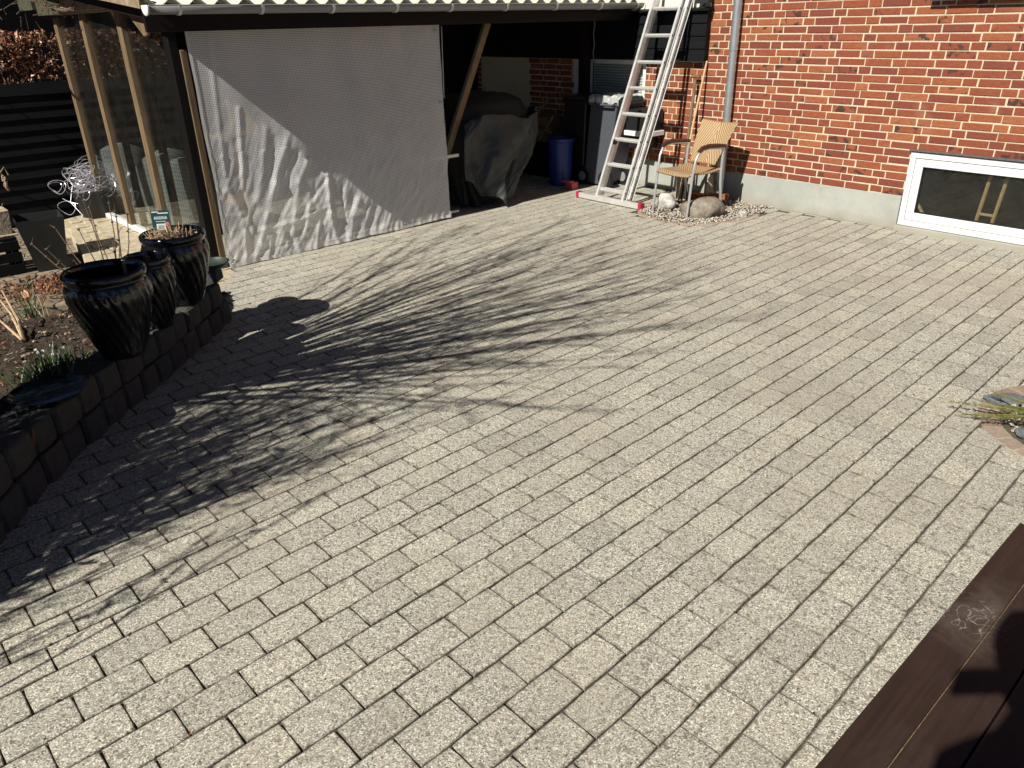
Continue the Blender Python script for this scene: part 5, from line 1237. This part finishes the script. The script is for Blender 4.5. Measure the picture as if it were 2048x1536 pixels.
def rk2(x, y, r, mat, label, sq, seed, name='rock'):
    m = MB(seed=seed); m.rock((x, y, r * sq[2] * .6), r, 3, .3, squash=sq); m.build(name, mat, loc=(x, y, 0), smooth=True, angle=50, label=label, cat=name.replace('_', ' '))
rk2(2.60, 3.16, .13, M['rock_tan'], 'large pale cream rock in the round bed at the right edge', (1, .8, .85), 5)
rk2(2.50, 3.37, .075, M['slate'], 'dark blue grey slate piece behind the cream rock', (1.2, .7, .35), 6, 'slate_piece')
rk2(2.395, 3.03, .055, M['slate'], 'blue grey slate chip by the edging below the juniper twig', (1, .9, .45), 7, 'slate_piece')
rk2(2.50, 2.90, .06, M['rock_white'], 'small white rock in the front of the round bed', (1.1, .8, .6), 8)
rk2(2.385, 2.98, .022, M['rust'], 'tiny orange pebble beside the slate chip', (1, .7, .6), 9, 'pebble')
m = MB(seed=106); r_ = m.rng; B0 = Vector((2.56, 3.05, .06))
for T in ((2.16, 3.30, .055), (2.22, 3.12, .06), (2.18, 3.20, .035), (2.38, 3.32, .09), (2.34, 3.20, .07), (2.27, 3.25, .08)):
    T = Vector(T); Pm = (B0 + T) / 2 + Vector((0, 0, .02)); m.tube([B0, Pm, T], [.004, .003, .0015], 5, world=True)
    for k in range(130):
        f = r_.uniform(.15, 1); q = B0 * (1 - f) ** 2 + Pm * 2 * f * (1 - f) + T * f * f; d = Vector((r_.gauss(0, 1), r_.gauss(0, 1), r_.gauss(0, .6))).normalized() * r_.uniform(.012, .026) + (T - B0).normalized() * .014
        m.tube([q, q + d], [.0016, .0007], 3, world=True)
m.build('juniper_twig', M['juniper'], loc=tuple(B0), label='yellow green juniper twig creeping out of the round bed over the paving', cat='juniper twig')
# stray leaves and grit on the paving
m = MB(seed=107); r_ = m.rng; pts = []
for i in range(150):
    x = r_.uniform(-1.8, 4); y = r_.uniform(1.5, 8)
    if loc2(HO, Vector((x, y, 0)))[1] < .05: continue
    pts.append((x, y, .006))
leafquads(m, pts, .007, r_, aspect=.7); m.build('grit', M['litter'], kind='stuff')

# ------------------------------------------------------------------ deck
dk = thing('timber_deck', tuple(pt(DK, 0, 0, 0)), 'dark brown stained timber deck of wide planks at the lower right corner', 'deck')
m = MB(DK, 77); y = 0.0
for k in range(14):
    m.box(-4.2, .0, y, y + .113, .172, .200 + m.rng.uniform(-.001, .001)); y += .1175 if k % 2 else .1165
m.build('planks', M['deck'], dk, bevel=.003, segs=2)
m = MB(DK, 78); m.box(-4.2, -.01, .012, .045, .0, .168); m.box(-4.2, -.01, .8, .85, 0, .168); m.box(-4.2, -.01, 1.5, 1.55, 0, .168); m.box(-.045, -.012, .05, 1.6, 0, .168); m.build('joists', M['fascia'], dk)
m = MB(DK, 79); m.box(-4.15, -.02, .1133, .1162, .172, .1925); m.build('gap_filler', M['post_wood'], dk, label='pale brown grit packed in the first gap between planks')

# ------------------------------------------------------------------ leafless shrub at the left whose shadow falls across the paving
bu_ = thing('bare_shrub', (-2.78, 2.72, .2), 'tall bare many-stemmed garden shrub with dried flower spikes in the bed at the left', 'shrub')
KX, KY = math.cos(R(SUN_AZ)) / math.tan(R(SUN_EL)), math.sin(R(SUN_AZ)) / math.tan(R(SUN_EL))
m = MB(seed=201); r_ = m.rng; tw = MB(seed=202); sp_ = MB(seed=203); rj = random.Random(77)
def clear(q): return q.z > 2.0 or q.x < -.70 * (q.y * .9013 + (1.795 - q.z) * .4331) - .02
def stem(b, T, r0, ntw, spike, bulge=.45, sp=.26):
    out = Vector((T.x - b.x, T.y - b.y, 0)); C1 = b + out * bulge + Vector((0, 0, (T.z - b.z) * .56)); P = []
    for k in range(15):
        f = k / 14; q = b * (1 - f) ** 2 + C1 * 2 * f * (1 - f) + T * f * f
        q = q + Vector((mno.noise(Vector((f * 3, T.x * 5, 0))), mno.noise(Vector((f * 3, T.y * 5, 7))), mno.noise(Vector((f * 3, T.y * 5, 17))) * .4)) * .06 * math.sin(math.pi * f); P.append(q)
    while len(P) > 3 and not all(clear(q) for q in P): P.pop()
    m.tube(P, [r0 * (1 - .8 * k / 14) for k in range(len(P))], 6, world=True); n_ = len(P) - 1
    for i in range(ntw):
        k = min(n_ - 1, int(r_.uniform(.35, 1) * n_)); q = P[k]; dr_ = (P[k + 1] - P[k]).normalized(); d = (dr_ + Vector((r_.gauss(0, sp), r_.gauss(0, sp), r_.gauss(0, .12)))).normalized(); l_ = r_.uniform(.15, .42); e = q + d * l_
        if not clear(e): continue
        tw.tube([q, q + d * l_ * .5 + Vector((0, 0, .01)), e], [.0042, .0032, .002], 4, world=True)
        for j in range(2):
            q2 = q + d * l_ * r_.uniform(.4, 1); d2 = (d + Vector((r_.gauss(0, .4), r_.gauss(0, .4), r_.gauss(0, .25)))).normalized() * r_.uniform(.06, .20)
            if clear(q2 + d2): tw.tube([q2, q2 + d2], [.0026, .0015], 3, world=True)
        if r_.random() < spike:
            d3 = (d + Vector((0, 0, -.3))).normalized()
            for j in range(9): sp_.rock(tuple(e + d3 * j * .010 + Vector((r_.gauss(0, .005), r_.gauss(0, .005), r_.gauss(0, .005)))), .011 * (1 - j * .06), 1, .4)
TIPS = [((1.88, 6.26), 3.4), ((1.70, 6.0), 3.4), ((1.55, 5.75), 3.3), ((1.44, 5.47), 3.2), ((1.30, 5.15), 3.1), ((1.05, 4.9), 3.0), ((1.10, 4.14), 2.7), ((.80, 4.45), 2.8), ((1.1, 5.6), 3.2), ((.9, 5.9), 3.3), ((.83, 7.2), 3.5), ((.35, 6.7), 3.4), ((-.1, 6.4), 3.2), ((.5, 6.2), 3.3), ((.2, 5.6), 3.1),
        ((.62, 3.95), 2.6), ((.33, 3.40), 2.4), ((.05, 3.75), 2.5), ((-.1, 4.2), 2.7), ((.4, 4.7), 2.9), ((.15, 4.6), 2.9), ((-.35, 4.6), 2.7), ((.7, 5.1), 3.0), ((.4, 5.3), 3.1), ((-.7, 5.6), 2.9), ((-1.0, 6.1), 2.9), ((1.35, 5.4), 3.2), ((.9, 4.7), 2.9), ((1.2, 5.3), 3.1), ((1.6, 6.3), 3.4)]
for i in range(30): TIPS.append(((rj.uniform(.1, 1.7), 4.7 + rj.uniform(-.3, 1.9)), rj.uniform(2.8, 3.4)))
for i in range(20): TIPS.append(((rj.uniform(-.9, 1.1), rj.uniform(6.1, 7.6)), rj.uniform(3.0, 3.6)))
for i in range(16): TIPS.append(((rj.uniform(-.6, .8), rj.uniform(3.3, 4.5)), rj.uniform(2.2, 2.8)))
FORK = Vector((-2.62, 2.90, .85))
for (sx, sy), h in TIPS:
    T = Vector((sx - KX * h, sy - KY * h, h)); b = Vector((-2.78 + r_.gauss(0, .06), 2.72 + r_.gauss(0, .06), .12)); f_ = FORK + Vector((r_.gauss(0, .05), r_.gauss(0, .05), r_.gauss(0, .1)))
    m.tube([b, b + (f_ - b) * .5 + Vector((r_.gauss(0, .01), 0, 0)), f_], [.013, .0125, .012], 6, world=True)
    stem(f_, T, .012, 11, .10, .47)
for i in range(26):
    sx, sy = rj.uniform(-1.85, -1.0), rj.uniform(3.15, 3.95); h = rj.uniform(1.7, 2.3); T = Vector((sx - KX * h, sy - KY * h, h)); b = Vector((min(-2.74, T.x + rj.gauss(-.1, .08)), T.y + rj.gauss(0, .1), .12)); stem(b, T, .010, 12, .08, .5)
# second, lower thicket further along the bed
for i in range(150):
    sx, sy = rj.uniform(-1.9, -.55), rj.uniform(2.15, 3.75); h = rj.uniform(1.5, 2.3)
    if sy < 2.42 + .62 * max(0, sx + 1.75): continue
    T = Vector((sx - KX * h, sy - KY * h, h)); b = Vector((T.x + rj.gauss(-.05, .10), T.y + rj.gauss(-.05, .12), .12)); b.x = min(b.x, -2.72)
    stem(b, T, .008, 12, .18, .5, .42)
for (sx, sy), h in (((-1.62, 1.85), 1.8), ((-1.74, 1.45), 1.6), ((-1.55, 2.2), 1.9), ((-1.75, 2.3), 1.8), ((-1.35, 2.5), 2.0), ((-1.7, 2.55), 1.8), ((-1.6, 2.75), 1.9), ((-1.45, 2.9), 2.0), ((-.75, 2.95), 2.1), ((-.5, 3.05), 2.2)):
    T = Vector((sx - KX * h, sy - KY * h, h)); stem(Vector((T.x - .08, T.y - .1, .12)), T, .007, 7, .30, .5)
m.build('stems', M['twig'], bu_, smooth=True); tw.build('twigs', M['twig'], bu_); sp_.build('flower_spikes', M['litter'], bu_)

# ------------------------------------------------------------------ the photographer, standing on the deck just behind the camera
person = thing('person', (.03, -.30, .2), 'person in dark clothes standing on the deck holding a phone up with the right hand', 'person')
V = {'pel': (.05, -.32, 1.13), 'chest': (.05, -.30, 1.50), 'neck': (.05, -.26, 1.70), 'nk2': (.05, -.24, 1.76),
     'hl': (-.05, -.32, 1.08), 'kl': (-.06, -.28, .68), 'al': (-.07, -.32, .28), 'tl': (-.08, -.16, .23), 'hr': (.15, -.32, 1.08), 'kr': (.16, -.28, .68), 'ar': (.17, -.32, .28), 'tr': (.18, -.16, .23),
     'sl': (-.14, -.30, 1.61), 'el': (-.20, -.34, 1.34), 'wl': (-.19, -.30, 1.09), 'sr': (.24, -.30, 1.61), 'er': (.36, -.14, 1.44), 'wr': (.12, -.05, 1.73)}
OFF = Vector((.03, .07, .12))
for k in V:
    V[k] = tuple(Vector(V[k]) + (OFF if k[0] not in 'at' else Vector((.03, .07, .0))) + (Vector((-.01, -.07, -.12)) if k == 'wr' else Vector()))
E_ = [('pel', 'chest'), ('chest', 'neck'), ('neck', 'nk2'), ('pel', 'hl'), ('hl', 'kl'), ('kl', 'al'), ('al', 'tl'), ('pel', 'hr'), ('hr', 'kr'), ('kr', 'ar'), ('ar', 'tr'), ('chest', 'sl'), ('sl', 'el'), ('el', 'wl'), ('chest', 'sr'), ('sr', 'er'), ('er', 'wr')]
RD = {'pel': .15, 'chest': .155, 'neck': .065, 'nk2': .055, 'hl': .095, 'kl': .065, 'al': .045, 'tl': .04, 'hr': .095, 'kr': .065, 'ar': .045, 'tr': .04, 'sl': .07, 'el': .048, 'wl': .030, 'sr': .07, 'er': .048, 'wr': .030}
def skin(name, V, E_, RD, mat, root, parent, lev=2):
    ks = list(V); me = bpy.data.meshes.new(name); base = ROOT[parent.name]
    me.from_pydata([tuple(Vector(V[k]) - base) for k in ks], [(ks.index(a), ks.index(b)) for a, b in E_], [])
    bm = bmesh.new(); bm.from_mesh(me); bm.verts.ensure_lookup_table(); ly = bm.verts.layers.skin.verify()
    for i, k in enumerate(ks): bm.verts[i][ly].radius = (RD[k], RD[k]); bm.verts[i][ly].use_root = (k == root)
    bm.to_mesh(me); bm.free()
    me.materials.append(mat); o = bpy.data.objects.new(name, me); col.objects.link(o); o.parent = parent
    s_ = o.modifiers.new('skin', 'SKIN'); s_.use_smooth_shade = True; u_ = o.modifiers.new('sub', 'SUBSURF'); u_.levels = u_.render_levels = lev; ROOT[o.name] = base; return o
skin('body', V, E_, RD, M['fabric_dark'], 'pel', person)
m = MB()
def headfn(r, z, t): return r * (1 + .10 * math.cos(t + math.pi / 2) * 0), z
m.lathe((.085, -.125, 1.895), [(.001, 0), (.045, .005), (.065, .03), (.075, .07), (.082, .12), (.085, .16), (.078, .20), (.055, .232), (.001, .245)], 32, lambda r, z, t: (r * (1 + .16 * abs(math.sin(t))), z)); hd_ = m.build('head', M['skin'], person, smooth=True, angle=180)
m = MB(); m.lathe((.085, -.14, 2.02), [(.094, -.02), (.098, .03), (.09, .08), (.062, .115), (.001, .128)], 32, lambda r, z, t: (r * (1 + .14 * abs(math.sin(t))), z)); m.build('hair', M['hair'], hd_, smooth=True, angle=180)
m = MB(); m.rock((.085, -.033, 1.985), .018, 2, .1, squash=(.7, 1, 1.3)); m.rock((-.002, -.125, 1.99), .022, 2, .1, squash=(.4, 1, 1.5)); m.rock((.172, -.125, 1.99), .022, 2, .1, squash=(.4, 1, 1.5)); m.build('nose_and_ears', M['skin'], hd_, smooth=True, angle=180)
HANDS = ((.14, -1, 0, 0), (-.09, -1, -.24, -.66))
for wx, sg, dy, dz in HANDS:
    Vh = {'w': (wx, -.05, 1.73), 'p': (wx + .012 * sg, -.040, 1.775)}
    Eh = [('w', 'p')]; Rh = {'w': .024, 'p': .022}
    for i in range(4):
        zz = 1.765 + .016 * i; k0, k1, k2 = 'a%d' % i, 'b%d' % i, 'c%d' % i
        Vh[k0] = (wx + .006 * sg, -.030, zz); Vh[k1] = (wx + .012 * sg, -.014, zz + .003); Vh[k2] = (wx + .034 * sg, -.006, zz + .004); Eh += [('p', k0), (k0, k1), (k1, k2)]; Rh[k0] = .010; Rh[k1] = .009; Rh[k2] = .0075
    Vh['t0'] = (wx + .020 * sg, -.050, 1.755); Vh['t1'] = (wx + .036 * sg, -.036, 1.768); Eh += [('w', 't0'), ('t0', 't1')]; Rh['t0'] = .012; Rh['t1'] = .009
    if dz: Vh = {k: (v[0], v[1] + dy, 1.09 - (v[2] - 1.73) + .0) for k, v in Vh.items()}
    skin('hand', Vh, Eh, Rh, M['skin'], 'w', person, 1)
ph = thing('phone', (.015, -.018, 1.795), 'black mobile phone held upright sideways in front of the face', 'phone')
m = MB(); m.box(-.022, .140, -.022, -.010, 1.750, 1.838); m.build('case', M['plastic_black'], ph, bevel=.003, segs=2)
m = MB(); m.box(-.016, .134, -.0232, -.0222, 1.762, 1.824); m.build('screen', M['glaze'], ph)
